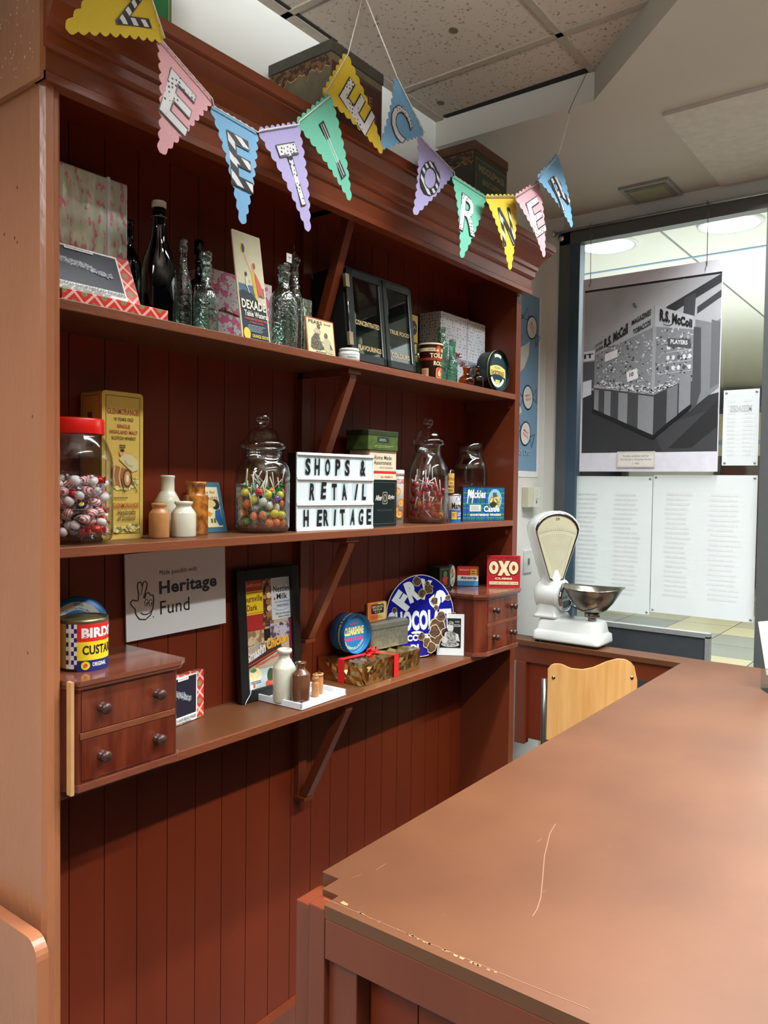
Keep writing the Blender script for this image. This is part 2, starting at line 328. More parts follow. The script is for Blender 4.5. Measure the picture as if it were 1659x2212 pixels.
# shop front across the arcade, glimpsed in the gap between poster and paper
t=thing('arcade_shop','glazed shop front across the arcade, seen in the gap under the photo poster','shop',(14,-2,0))
mb=MB(); mb.box(0,.2,-6,8,2.35,3.1,mat('fascia_cream',(228,214,176),.6)); mb.box(-.02,0,-6,8,2.55,2.62,ink(140,180,230)); mb.build('fascia',t)
mb=MB()
for i in range(9): mb.box(0,.1,-6+i*1.7,-5.9+i*1.7,0,2.35,greym)
mb.build('mullions',t,kind='stuff')
mb=MB()
cols=[(236,238,240),(196,120,70),(40,40,50),(60,80,130),(235,240,245),(90,60,50),(240,240,235),(30,36,60)]
for i in range(8): mb.box(.12,.16,-5.9+i*1.7,-4.3+i*1.7,0,2.35,ink(*cols[i]))
mb.build('window_display',t)
# ---------------------------------------------------------------- the big shelving unit
W,D=1.978,.23; Z1,Z2,Z3=2.13,1.621,1.116
u=thing('shelving_unit','tall brown painted wooden shop shelving unit with cornice and three shelves','shelving unit',(0,0,0))
pl=[-.002,.07]+[.166+.0965*i for i in range(19)]+[W+.002]
mb=MB()
for a,b in zip(pl[:-1],pl[1:]): mb.box(a+.0012,b-.0012,D,D+.018,.0,2.7,paintd)
mb.box(-.04,W+.04,D+.012,D+.03,0,2.7,paintd); mb.build('back_panel',u)
mb=MB(); mb.box(-.045,0,.006,D+.03,0,2.62,painte); mb.build('side_panel',u,label='left end panel with chipped gloss paint')
mb=MB(); mb.prism([(-.045,-.02),(-.038,-.03),(-.022,-.03),(-.016,-.022),(-.008,-.022),(0,-.014),(0,.006),(-.045,.006)],0,2.54,painte); mb.build('side_moulding',u)
mb=MB(); mb.box(W,W+.04,.0,D+.03,0,2.62,paint); mb.build('side_panel',u,label='right end panel')
for z,th in((Z1,.022),(Z2,.022),(Z3,.022)):
    mb=MB(); mb.box(.001,W-.001,0,D,z-th,z,topm); mb.box(.001,W-.001,-.004,.002,z-th,z-.0003,edgem); mb.build('shelf',u,bevel=.0015)
mb=MB(); mb.box(0,W,0,D,2.6,2.62,paintd); mb.build('top_board',u)
# crown moulding : profile (y,z)
cp=[(-.010,2.532),(-.044,2.532),(-.044,2.548),(-.038,2.553),(-.040,2.590),(-.046,2.593),(-.052,2.600),(-.052,2.622),(-.060,2.626),(-.060,2.640),(-.066,2.648),(-.080,2.672),(-.100,2.690),(-.104,2.694),(-.104,2.700),(-.112,2.703),(-.112,2.728),(.25,2.728),(.25,2.62),(-.010,2.62)]
mb=MB(); xr=W+.045
n=len(cp); xo=[(-.012 if y>.2 else 0) for y,z in cp]
vs=[(-.05,y,z) for y,z in cp]+[(xr+max(0,-y-.044)*1.0,y,z) for y,z in cp]
fs=[tuple(range(n)),tuple(range(2*n-1,n-1,-1))]+[(i,n+i,n+(i+1)%n,(i+1)%n) for i in range(n)]
mb.add(vs,fs,mat('cornice_paint',(124,58,26),.36,var=.12,scale=6,bump=.15,bscale=80,stretch=(.3,1,1))); mb.build('cornice',u)
mb=MB(); mb.box(-.058,-.046,-.044,.25,2.532,2.728,painte); mb.build('cornice_end',u,label='flat cornice end board with scuffed paint')
spk=ink(222,180,150); mb=MB(); q=random.Random(5)
for i in range(70):
    y=.23*q.random()**1.3-.02; z=2.55+.165*q.random(); r_=.0004+.0009*q.random(); mb.box(-.0588,-.0579,y-r_,y+r_,z-r_*(1+q.random()*2),z+r_,spk)
for uu,vv in((118/3.16,1655/3.16),(100/3.16,1625/3.16),(30/3.16,1600/3.16),(118/3.16,1280/3.16),(70,900),(60,1410),(80,1650),(92,1940)):
    p=P(uu,vv,'x',-.045)
    if p.y>.006: mb.box(-.0458,-.0449,p.y-.0012,p.y+.0012,p.z-.003,p.z+.003,ink(112,58,36))
mb.build('paint_chips',u,kind='stuff')
mb=MB(); mb.prism([(D,.0),(D-.016,0),(D-.016,.065),(D-.004,.083),(D,.083)],0,W,paint,ax='x'); mb.build('skirting_strip',u,label='pale worn skirting strip')
for z,h in((2.62,.50),(Z1-.022,.40),(Z2-.022,.335),(Z3-.022,.34)):
    mb=MB(); x0,x1=.952,.990; zb=z-h
    mb.box(x0,x1,D-.02,D,zb,z,paint); mb.box(x0,x1+.0,.02,D,z-.02,z,paint); mb.box(x0-.004,x1+.004,D-.05,D,zb-.012,zb,paint)
    mb.box(x0-.01,x1+.01,.012,.05,z-.016,z,paint)
    mb.prism([(D-.022,zb+.002),(D-.052,zb+.002),(.018,z-.03),(.018,z-.003),(.042,z-.003)],x0+.004,x1-.004,paint,ax='x')
    mb.build('shelf_bracket',u,bevel=.001)
for z in (Z1,Z2):
    mb=MB(); mb.box(W-.018,W-.001,.02,D-.01,z-.055,z-.022,paint); mb.build('shelf_batten',u)
# rounded bench end in front of the unit, bottom left
pts=[(.23,0),(.23,.862),(-.035,.862)]+[(-.035-.04*math.sin(R(a)),.822+.04*math.cos(R(a))) for a in range(15,91,15)]+[(-.075,0)]
mb=MB(); mb.prism(pts,-.085,-.06,painte,ax='x'); tag(mb.build('bench_end_panel',bevel=.006,bseg=3),'low brown end board with rounded top corner, against left of shelving unit','board')
# ---------------------------------------------------------------- counter
t=thing('shop_counter','long brown painted shop counter with worn top in the foreground','counter',(0,0,0))
mb=MB(); KZ=1.046
mb.prism([(.195,-.562),(2.52,-.5565),(2.52,-3.6),(.112,-3.6),(.112,-.640),(.150,-.640),(.150,-.602),(.195,-.602)],KZ-.022,KZ,topm); tp=mb.build('countertop',t,bevel=.002)
scr=ink(128,92,70,.6); A=Art()
def wp(pp,wd,lay=1):
    q=[P(a,b,'z',KZ) for a,b in pp]; A.line([(p.x,p.y) for p in q],wd,scr,lay=lay)
wp([(1200,1780),(1188,1800),(1176,1850),(1172,1900),(1168,1940),(1160,1965),(1150,1980)],.0016); wp([(780,1890),(760,1897)],.001)
wp([(835,1865),(812,1880)],.001); wp([(1170,1812),(1160,1820)],.001); wp([(1165,1930),(1180,1925)],.001)
q=random.Random(3); A.l=2
for i in range(40):
    x,y=.15+2*q.random(),-.58-1.2*q.random(); A.ell(x,y,.0012+.001*q.random(),.0012,scr,6,lay=2)
MB().art(A,lambda a,b,l:(a,b,KZ+l)).build('scratches',t,label='pale scratches in the top',kind='stuff')
mb=MB(); mb.box(.112,.134,-3.6,-.642,KZ-.092,KZ-.0225,paint); mb.build('end_apron',t,bevel=.002)
mb=MB(); mb.box(.128,.195,-.70,-.560,0,KZ-.0235,paint);mb.box(.1145,.150,-.6395,-.602,0,KZ-.01,paint); mb.build('corner_post',t,bevel=.002)
mb=MB()
for i in range(30): mb.box(.165,.18,-.70-.1*(i+1)+.0012,-.70-.1*i-.0012,0,KZ-.03,paintd)
mb.box(.175,.19,-3.6,-.70,0,KZ-.03,paintd); mb.build('end_boarding',t)
mb=MB(); mb.box(.195,2.45,-.600,-.585,0.0,KZ-.03,paintd); mb.build('inner_panel',t)
mb=MB(); q=random.Random(9); A=Art(); lm=ink(170,120,76,.6)
for i in range(26):
    y=-.68-.28*q.random()**1.1; A.blob(.129+.002*q.random(),y,.0016+.0026*q.random(),lm if i%3 else scr,i,8,.5,sy=1.6,lay=1)
A.line([(.128,-.625),(.13,-.8),(.134,-1.0),(.139,-1.1)],.0012,scr,lay=1); A.blob(.137,-.665,.006,lm,2,9,.5,sy=2,lay=2)
MB().art(A,lambda a,b,l:(a,b,KZ+l)).build('chipped_edge',t,kind='stuff')
# narrow return along the window
t=thing('window_counter','narrow brown painted counter board running along the window','counter',(0,0,0))
mb=MB(); mb.box(2.405,2.525,-.5555,.29,KZ-.024,KZ,topm); mb.build('countertop',t,bevel=.002)
mb=MB(); mb.box(2.415,2.435,-.555,.29,.945,KZ-.0245,paint); mb.build('apron',t)
mb=MB(); mb.box(2.425,2.44,-.12,.16,.585,.945,paintd); mb.box(2.405,2.45,.145,.195,.56,.945,paint); mb.build('kneehole_panel',t,bevel=.002)
# ---------------------------------------------------------------- drawer boxes on the lowest shelf
def drawers(name,label,x0,x1,dx0,dx1,y1,zt,grp):
    zb=Z3+.0008; t=thing(name,label,'drawer box',(0,0,0),group=grp); yf=-.042; c=.03
    def oct_(g): 
        return [(x0-g*(x0>0.1),y1),(x0-g*(x0>0.1),yf-g+c+(.008 if g else 0)),(dx0-.008-.3*g,yf-g),(dx1+.008+.3*g,yf-g),(x1+g,yf-g+c*.6),(x1+g,y1)]
    mb=MB(); mb.prism(oct_(0),zb+.014,zt-.018,mahog); mb.build('carcase',t,bevel=.002)
    mb=MB(); mb.prism(oct_(.010),zt-.018,zt-.010,mahogt); mb.prism(oct_(.014),zt-.010,zt,mahogt); mb.build('moulded_top',t,bevel=.003,bseg=3)
    mb=MB(); mb.prism(oct_(.006),zb,zb+.014,mahogt); mb.build('moulded_base',t,bevel=.003,bseg=3)
    mb=MB(); zm=(zb+zt)/2-.002; mb.box(dx0-.004,dx1+.004,yf-.003,yf+.004,zm-.007,zm+.007,edgem); mb.build('drawer_rail',t,bevel=.001)
    for za,zc in((zb+.02,zm-.008),(zm+.008,zt-.024)):
        mb=MB(); mb.box(dx0,dx1,yf-.002,yf+.01,za,zc,mahog); d=mb.build('drawer',t,bevel=.001)
        for f in(.2,.8):
            kx=dx0+(dx1-dx0)*f; kz=za+(zc-za)*.52
            MB().lathe([(0,0),(.010,0),(.011,.003),(.006,.006),(.0055,.010),(.011,.014),(.0125,.019),(.010,.024),(.005,.026),(0,.0265)],knobm,20,Matrix.Translation((kx,yf-.002,kz))@Matrix.Rotation(PI/2,4,'X')).build('knob',d)
    return t
dl_=drawers('drawer_box','small two-drawer mahogany box with chamfered corners, at the left end of lowest shelf',.0015,.285,.03,.262,.19,1.349,'mahogany drawer boxes')
MB().box(.0012,.0085,-.052,-.036,Z3+.001,1.35,rawwood).build('cut_edge',dl_,label='pale raw sawn edge')
drawers('drawer_box','small two-drawer mahogany box with chamfered corners, at the right end of lowest shelf',1.665,1.958,1.712,1.945,.19,1.352,'mahogany drawer boxes')
# ================================================================ shelf 1 (top)
def printed_box(mb,w,d,h,m,art=None,side=None): 
    mb.box(0,w,0,d,0,h,m)
    if art: mb.art(art,front(0))
    if side: mb.art(side,lambda a,b,l:(-l,d-a,b))
    return mb
foil=mat('floral_foil_wrap',(214,220,196),.3,.3,rgb2=(232,136,160),scale=70,v2=(.55,.6),bump=1,bscale=22,detail=10,stretch=(1,1,.5),bdist=.012)
t=thing('gift_box','tall box wrapped in pink heather and silver foil paper, standing behind the shortbread boxes','gift box',(.006,.13,Z1),group='wrapped gift boxes')
MB().box(0,.252,0,.085,0,.332,foil).build('wrapped_box',t,bevel=.004)
mb=MB(); mb.box(.196,.204,-.0012,.0865,-.0,.3335,ink(225,222,225,.3)); mb.build('ribbon',t,label='white ribbon')
tar=tartan('red_tartan_card')
def shortbread(name,label,loc,rot,tilt,w,d,h,full,x0,x1,grp,photo=1):
    t=thing(name,label,'box',loc,rot,tilt,grp); MB().box(0,w,0,d,0,h,tar).build('box',t,bevel=.001)
    if full:
        A=Art(); A.rect(x0,.002,x1,h-.002,white); A.rect(x0+.004,.021,x1-.004,h-.006,ink(28,28,44)); q=random.Random(4)
        for i in range(16):
            f=i/15; A.blob(x0+.02+(x1-x0-.05)*f,h*.67-h*.2*f+.004*q.random(),.007+.006*(1-abs(f-.4)),mat('engraving_grey',(176,182,188),.5,rgb2=(70,74,84),scale=300,v2=(.45,.55)),i,12,.6)
        A.rect(x0+(x1-x0)*.28,h-.013,x0+(x1-x0)*.66,h-.004,white); A.text('Edinburgh Castle Studio',x0+(x1-x0)*.31,h-.011,x0+(x1-x0)*.63,h-.0065,blackm,0)
        A.text('SCOTCH SHORTBREAD FINGERS',x0+.004,.009,x1-.005,.0175,blackm,.012); A.lines(x0+.02,.003,x1-.01,.0075,1,ink(90,90,90),3)
        MB().art(A,front(0)).build('picture_label',t,label='black and white castle picture label')
    return t
shortbread('shortbread_box','flat red tartan shortbread box lying on the top shelf under the tilted one',(.02,.012,Z1),0,0,.265,.15,.026,0,0,0,'tartan shortbread boxes')
shortbread('shortbread_box','red tartan box reading Scotch Shortbread Fingers, tilted back on the lying tartan box',(.003,.022,Z1+.027),0,R(-24),.215,.02,.118,1,0.001,.182,'tartan shortbread boxes')
def bottle(name,label,loc,prof,m,grp=None,cat='bottle',rot=0,seg=32):
    t=thing(name,label,cat,loc,rot,0,grp); MB().lathe(prof,m,seg).build('body',t); return t
g_dark=glass('dark_green_glass',(20,60,45),(4,14,10),refl=1.2); g_brown=glass('dark_brown_glass',(70,30,18),(20,8,5),refl=1.3)
g_clear=glass('old_clear_glass',(226,244,236),(150,186,168),bump=.8,bscale=90,refl=2.2,f0=.09); g_aqua=glass('embossed_aqua_glass',(206,240,226),(110,172,146),bump=1,bscale=110,refl=2.2,f0=.10)
g_green=glass('sea_green_glass',(170,226,202),(60,140,110),bump=1,bscale=100,refl=2.2,f0=.10); g_amber=glass('amber_glass',(214,130,30),(90,40,6),bump=.5,bscale=60,refl=1.8); g_olive=glass('olive_brown_glass',(120,92,36),(40,28,8),refl=1.5)
cork=mat('cork',(196,160,104),.8,var=.2,scale=150)
def bp(r,h,hs,rn,lip=1.35,foot=.9):
    """bottle outline: radius, height, shoulder height, neck radius"""
    return [(0,.004),(r*foot*.7,.006),(r*foot,0),(r,.008),(r,hs),(r*.96,hs+(h-hs)*.1),(r*.78,hs+(h-hs)*.22),(rn*1.35,hs+(h-hs)*.36),(rn,hs+(h-hs)*.5),(rn,h*.93),(rn*lip,h*.935),(rn*lip,h*.965),(rn*1.1,h*.97),(rn*lip,h*.985),(rn*1.15,h),(rn*.7,h),(rn*.7,h*.9)]
t=bottle('wine_bottle','dark green glass wine bottle standing at the back beside the foil wrapped box',(.285,.17,Z1),bp(.034,.262,.15,.014,1.1),g_dark,'old glass bottles on the top shelf')
t=thing('beer_bottle','large dark brown glass bottle with stoppered neck, tallest bottle on the top shelf','bottle',(.293,.058,Z1),group='old glass bottles on the top shelf')
MB().lathe([(0,.004),(.03,.006),(.037,0),(.0405,.008),(.0405,.105),(.040,.125),(.036,.152),(.027,.178),(.0205,.198),(.0165,.22),(.0150,.245),(.0165,.247),(.0165,.252),(.0150,.254),(.0145,.27),(.010,.27)],g_brown,36).build('body',t)
MB().lathe([(.0155,.272),(.0168,.274),(.0168,.286),(.0155,.2875),(.001,.288)],mat('aged_stopper',(176,164,136),.5),28).build('stopper',t)
MB().tube([(.0172*math.cos(a),.0172*math.sin(a),.250) for a in[2*PI*i/24 for i in range(24)]],.0014,steel,6,True).build('wire_collar',t)
bottle('mineral_bottle','slim clear glass bottle with collared lip beside the big brown bottle',(.398,.10,Z1),[(0,.004),(.018,0),(.0215,.006),(.0215,.10),(.0195,.125),(.0135,.155),(.0095,.18),(.009,.205),(.0115,.207),(.0115,.222),(.010,.224),(.0112,.229),(.0105,.235),(.006,.235)],g_clear,'old glass bottles on the top shelf')
bottle('embossed_bottle','pale aqua embossed bottle with straight neck in front of the brown flask',(.424,.045,Z1),[(0,.004),(.026,.0),(.031,.005),(.0315,.085),(.029,.098),(.019,.107),(.0125,.112),(.0118,.16),(.0145,.163),(.0145,.170),(.0125,.172),(.0125,.178),(.0150,.180),(.0150,.198),(.0135,.200),(.009,.200)],g_aqua,'old glass bottles on the top shelf')
t=thing('flask_bottle','round shouldered olive brown flask with a black stopper, behind the aqua bottle','bottle',(.492,.155,Z1),group='old glass bottles on the top shelf')
MB().lathe([(0,.004),(.03,0),(.034,.008),(.0345,.12),(.032,.14),(.022,.158),(.012,.165),(.009,.20),(.0115,.205),(.0115,.215),(.007,.215)],g_olive,32,sy=.7).build('body',t)
MB().lathe([(.006,.205),(.0065,.228),(.0118,.229),(.0125,.232),(.0125,.262),(.0105,.265),(0,.265)],ink(14,14,16,.15),24).build('stopper',t,label='glossy black stopper')
fl=pattern('pink_floral_paper',(236,226,226),(60,36,50),'dots',95,.17,.4,base2=(232,120,160))
t=thing('gift_box','wide box wrapped in pink floral spotted paper tied with brown string, behind the tin sign','gift box',(.512,.150,Z1),group='wrapped gift boxes')
MB().box(0,.245,0,.07,0,.202,fl).build('wrapped_box',t,bevel=.003)
twine=mat('brown_twine',(120,76,44),.8); mb=MB()
mb.tube([(0,-.0015,.095),(.03,-.0015,.092),(.06,-.0035,.097),(.12,-.0015,.09),(.245,-.0015,.095)],.0017,twine); mb.tube([(.058,-.003,.096),(.05,-.004,.10),(.062,-.005,.104),(.07,-.003,.094)],.0014,twine); mb.build('string',t)
# DEXADE sheet sign
t=thing('enamel_sign','cream and navy tin sign for table waters with beach scene, leaning between the bottles','sign',(.526,.022,Z1+.001),0,R(-9))
w,h=.100,.292
MB().prism(rrect(w,h,.003,3,w/2,h/2),0,.004,cream,ax='y').build('plate',t)
A=Art(); nav=ink(24,40,56); A.rect(.003,.003,w-.003,h-.003,mat('sign_sky',(216,212,176),.35,var=.06,scale=20)); A.rect(.005,.122,w-.005,.150,ink(74,110,140)); 
A.poly([(.004,.004),(w-.004,.004),(w-.004,.098),(.075,.106),(.05,.128),(.02,.134),(.004,.128)],nav)
A.ell(.032,.248,.0085,.014,ink(226,190,60)); A.ell(.033,.248,.005,.0125,ink(40,66,110)); 
A.line([(.036,.232),(.048,.2),(.056,.185)],.004,ink(224,178,140)); A.poly([(.054,.19),(.064,.194),(.066,.165),(.072,.12),(.062,.114),(.056,.14)],ink(222,186,50)); A.ell(.063,.203,.006,.009,ink(224,178,140)); A.ell(.066,.206,.005,.009,ink(170,90,50))
A.poly([(.066,.190),(.078,.172),(.092,.140),(.088,.120),(.080,.130),(.074,.124),(.068,.150)],ink(206,96,76)); A.line([(.066,.116),(.074,.100)],.004,ink(224,178,140))
A.ell(.035,.160,.005,.014,ink(228,222,200)); A.ell(.034,.178,.004,.006,ink(60,50,44)); A.line([(.03,.15),(.036,.140),(.040,.128)],.003,ink(228,222,200)); A.line([(.038,.166),(.047,.160)],.003,ink(228,222,200))
A.text('DEXADE',.008,.084,w-.007,.108,ink(244,240,214),.03); A.text('Table Waters',.014,.064,w-.006,.079,ink(244,240,214),.02); A.text('LEMON ORANGE GINGER BEER',.014,.054,w-.008,.060,ink(210,80,60),.02); A.text('& TONIC WATER',.03,.046,w-.022,.051,ink(210,80,60),.02)
A.lines(.02,.022,w-.014,.042,5,ink(150,165,170),5); A.ell(.016,.016,.012,.016,ink(222,196,60)); A.text('ORANGE GROVE',.034,.008,w-.008,.017,ink(214,200,70),.02)
MB().art(A,front(0)).build('printed_face',t)
tb=bottle('mineral_bottle','broad aqua embossed bottle with a white paper tag on its neck, beside the tin sign',(.705,.052,Z1),[(0,.006),(.034,0),(.040,.008),(.0405,.125),(.038,.143),(.027,.160),(.017,.170),(.0150,.20),(.0185,.203),(.0185,.213),(.016,.215),(.016,.22),(.019,.222),(.0185,.236),(.016,.238),(.011,.238)],g_aqua,'old glass bottles on the top shelf')
A=Art(); A.line([(-.004,.252),(.006,.252)],.0012,blackm).line([(.001,.252),(.001,.246)],.0012,blackm)
MB().box(-.010,.010,-.0195,-.019,.238,.262,white).art(A,front(-.0195)).build('paper_tag',tb)
bottle('torpedo_bottle','pale green upturned round-bottomed bottle with pointed tip, behind the tagged bottle',(.822,.125,Z1),[(0,.004),(.026,0),(.029,.01),(.0295,.13),(.026,.165),(.020,.20),(.0145,.235),(.0115,.262),(.0145,.268),(.019,.278),(.0195,.288),(.016,.300),(.008,.307),(.003,.311),(.0025,.330),(.001,.332)],g_clear,'old glass bottles on the top shelf')
silv=mat('silver_foil',(206,212,196),.18,1,var=.1,bump=1,bscale=30)
t=thing('gift_box','small narrow silver foil wrapped box peeping over the framed soap advert','gift box',(.862,.135,Z1),group='wrapped gift boxes'); MB().box(0,.052,0,.05,0,.188,silv).build('wrapped_box',t,bevel=.003)
# soap advert
t=thing('soap_advert','small cream soap advert picture of seated women in an orange frame','picture',(.782,.030,Z1+.001),0,R(-7)); w,h=.122,.108
MB().prism(rrect(w,h,.003,3,w/2,h/2),0,.004,mat('orange_wood_edge',(176,96,52),.5),ax='y').build('backing',t)
A=Art(); A.rect(.004,.004,w-.004,h-.004,ink(222,212,164)); gk=mat('engraved_figure',(120,112,92),.6,rgb2=(70,62,50),scale=260,v2=(.45,.55)); gl_=ink(190,182,146); dk_=ink(56,46,36)
A.text('PEARS',.012,.090,.07,.101,dk_,.03); A.text('SOAP',.078,.092,.108,.098,dk_,.02)
A.poly([(.014,.02),(.018,.045),(.036,.064),(.052,.062),(.060,.040),(.075,.02),(.055,.014),(.025,.014)],gk); A.ell(.052,.068,.0085,.009,gk); A.ell(.054,.084,.007,.008,gk); A.poly([(.03,.07),(.04,.08),(.055,.077),(.06,.062),(.045,.064)],gl_)
A.poly([(.07,.02),(.074,.05),(.086,.058),(.102,.046),(.108,.016),(.09,.01)],gl_); A.ell(.083,.061,.0075,.0085,gk); A.line([(.052,.045),(.068,.040),(.080,.050)],.004,gl_); A.poly([(.098,.04),(.112,.02),(.110,.010),(.098,.012)],gk); A.rect(.092,.010,.112,.022,gl_); A.lines(.03,.008,.09,.012,1,dk_,6)
MB().art(A,front(0)).build('printed_face',t)
# glazed flavourings cabinet
t=thing('display_cabinet','black glass fronted cabinet lettered Concentrated Flavourings, leaning back on the top shelf','cabinet',(.992,.055,Z1),0,R(-6)); w,h,d=.357,.31,.12
bk=mat('black_lacquer',(26,29,30),.35); mb=MB()
mb.box(0,w,d-.012,d,0,h,bk);mb.box(0,.014,0,d-.012,0,h,bk);mb.box(w-.014,w,0,d-.012,0,h,bk);mb.box(.014,w-.014,0,d-.012,0,.014,bk);mb.box(.014,w-.014,0,d-.012,h-.02,h,bk);mb.box(.014,w-.014,.02,d-.012,.115,.121,bk); mb.build('carcase',t,bevel=.001)
gld=ink(206,180,130,.35); gp=glass('cabinet_glass',(225,235,232),(190,205,200),refl=1.2)
for k,(a,b) in enumerate(((.006,.186),(.190,.351))):
    mb=MB(); s=.028; z0,z1=.012,h-.012
    mb.box(a,b,-.012,0,z0,z0+s*.9,bk);mb.box(a,b,-.012,0,z1-s*.8,z1,bk);mb.box(a,a+s*(.7 if k else 1),-.012,0,z0,z1,bk);mb.box(b-s*.7,b,-.012,0,z0,z1,bk); f=mb.build('door',t,bevel=.002)
    mb=MB(); mb.box(a+s*.6,b-s*.5,-.007,-.005,z0+s*.8,z1-s*.6,gp)
    for x in(b-s*.7,): mb.box(x-.0035,x-.0005,-.0135,-.0125,z0+s,z1-s,ink(190,200,200,.2,1))
    A=Art(); 
    if k==0: A.text('CONCENTRATED',a+.034,.128,b-.024,.144,gld,.02); A.text('FLAVOURINGS',a+.04,.050,b-.022,.066,gld,.02)
    else: A.text('TRUE FOOD',a+.028,.128,b-.022,.142,gld,.02); A.text('COLOURS',a+.03,.050,b-.03,.066,gld,.02)
    mb.art(A,front(-.0072)); mb.build('pane',f)
mb=MB()
for z in(.055,.235): mb.box(-.010,.008,-.020,-.010,z,z+.04,mat('aged_brass_clip',(186,170,132),.35,.8))
mb.tube([(-.002,-.016,.09),(-.002,-.016,.24)],.0018,chrome,8); mb.build('hinge_rod',t)
def flav(x,y,z,s,lab,pal,k):
    t=thing('flavouring_bottle',lab,'bottle',(x,y,z),0,0,'flavouring bottles in the black cabinet')
    MB().lathe([(0,.002),(.015*s,0),(.017*s,.004),(.017*s,.05*s),(.012*s,.060*s),(.007*s,.066*s),(.007*s,.078*s),(.001,.078*s)],mat('pale_bottle_glass',(170,176,168),.15),20).build('body',t)
    MB().lathe([(.0174*s,.008*s),(.0174*s,.046*s)],mat('paper_label_%d'%k,pal,.6,var=.1,scale=60),20).build('label',t)
    MB().lathe([(.0085*s,.076*s),(.0095*s,.079*s),(.0095*s,.090*s),(.0078*s,.092*s),(.0078*s,.103*s),(0,.106*s)],ink(226,214,180),18).build('cap',t)
cb=[(.070,.04,.1215,1,'white labelled flavouring bottle on the cabinet upper shelf, behind Concentrated',(206,204,180)),(.062,.035,.0145,.95,'white capped flavouring bottle inside cabinet bottom, left of pair',(206,204,190)),(.118,.05,.0145,.85,'cream capped flavouring bottle inside cabinet bottom, right of pair',(222,206,150)),(.275,.05,.0145,.8,'small pale bottle behind the right cabinet door, near Colours',(190,200,180))]
ct,sn=math.cos(R(6)),math.sin(R(6))
for k,(x,y,z,s,lab,pal) in enumerate(cb): flav(.992+x,.055+y*ct+z*sn,Z1+z*ct-y*sn*0+.001,s,lab,pal,k)
for k,(x,z,s) in enumerate(((.04,.205,1),(.222,.195,1.15))):
    A=Art(); A.rect(0,0,.016*s,.05*s,ink(150,146,132)); A.lines(.002,.014,.014*s,.034*s,3,blackm,k)
    t_=MB().box(0,.018*s,-.0005,.0005,-.002,.062*s,ink(60,64,62,.3)).art(A,front(-.0005)).build('printed_card',None,(.992+x,.055+.01+z*sn,Z1+z),0,R(-6))
    tag(t_,('narrow grey card hanging at top left inside the black cabinet','narrow grey card hanging at top right inside the black cabinet')[k],'card','cards in the black cabinet')
# white ointment pot
t=thing('ointment_pot','small round white ceramic pot with black lettering in front of the black cabinet','pot',(.972,.036,Z1),R(-42))
cer=mat('white_glazed_ceramic',(232,234,226),.15,var=.02,coat=.5)
MB().lathe([(0,.002),(.029,0),(.0325,.004),(.0325,.026),(.030,.029),(.0285,.031),(0,.031)],cer,40).build('body',t)
MB().lathe([(.0285,.030),(.031,.0305),(.031,.036),(.029,.039),(0,.0395)],cer,40).build('lid',t)
A=Art(); A.text('DUNCAN, FLOCKHART & CO',-.024,.016,.03,.021,blackm,.01); A.text('EDINBURGH',-.008,.009,.020,.013,blackm,.01); MB().art(A,cyl(.0326)).build('lettering',t)
# yellow tin
t=thing('slim_tin','tall narrow yellow and black tin with a big letter M, behind the black cabinet edge','tin',(1.405,.125,Z1)); yel=ink(228,196,52)
A=Art(); A.rect(.002,.142,.056,.230,yel); A.ell(.03,.19,.022,.026,blackm); A.line([(.014,.184),(.020,.196),(.028,.186),(.036,.197),(.046,.188)],.003,yel); A.rect(.002,.096,.056,.140,blackm); A.text('M',.012,.100,.050,.135,ink(236,220,150),.04); A.poly([(.0,.09),(.058,.07),(.058,.03),(0,.03)],blackm)
MB().box(0,.058,0,.05,0,.236,yel).art(A,front(0)).build('body',t,bevel=.0)
# toilet roll tub
t=thing('toilet_roll_tub','brown tapered card tub reading Toilet Roll 6 with cream and orange print','tub',(1.437,.050,Z1),R(-34)); br=ink(74,34,28,.35)
r0,r1,h=.036,.0425,.124
MB().lathe([(0,.001),(r0,0),(r1,h-.004),(r1+.0015,h-.003),(r1+.0015,h),(0,h)],br,48).build('body',t)
MB().lathe([(r1+.0018,h-.006),(r1+.0022,h-.001),(r1-.002,h+.0005)],cream,48).build('rim',t)
cr_=ink(240,222,170); orn=ink(222,74,40); A=Art(); kk=(r1-r0)/h
A.rect(-.06,h-.030,.07,h-.018,cr_,20); A.ell(.012,h-.024,.012,.018,br); A.ell(.012,h-.024,.009,.015,orn); A.text('LION',-.022,h-.027,-.004,h-.021,br,.02)
A.text('TOILET',-.016,.072,.043,.088,cr_,.04); A.text('ROLL',-.004,.046,.034,.061,cr_,.04)
for i in range(3): A.line([(-.06+.0035*j,.064+.003*i+.0012*(j%2)) for j in range(34)],.0014,orn)
A.rect(-.046,.006,-.020,.036,ink(226,196,150),4); A.lines(-.043,.010,-.023,.032,4,orn,2); A.poly(rrect(.030,.036,.008,3,.020,.022),cr_); A.poly(rrect(.027,.033,.007,3,.020,.022),orn); A.text('6',.013,.010,.027,.034,cr_,.03)
MB().art(A,cyl(r0+.0004,0,0,kk)).build('printed_wrap',t)
bottle('drinking_glass','clear plain glass tumbler standing behind the brown toilet roll tub',(1.51,.165,Z1),[(0,.006),(.019,.0),(.021,.15),(.0195,.15),(.018,.008),(0,.008)],g_clear,cat='glass')
spot=pattern('black_spot_white_paper',(214,216,220),(34,34,38),'dots',85,.22,.5)
t=thing('gift_box','wide white gift box with small black spots and grey ribbon on the top shelf','gift box',(1.612,.125,Z1),group='wrapped gift boxes')
MB().box(0,.335,0,.098,0,.285,spot).build('wrapped_box',t,bevel=.003)
mb=MB(); mb.box(-.0012,.336,-.0012,.099,.100,.122,ink(150,156,166,.3)); mb.box(.19,.198,-.0015,.0992,-.0,.2865,ink(190,195,200,.3)); mb.build('ribbon',t,label='grey ribbon')
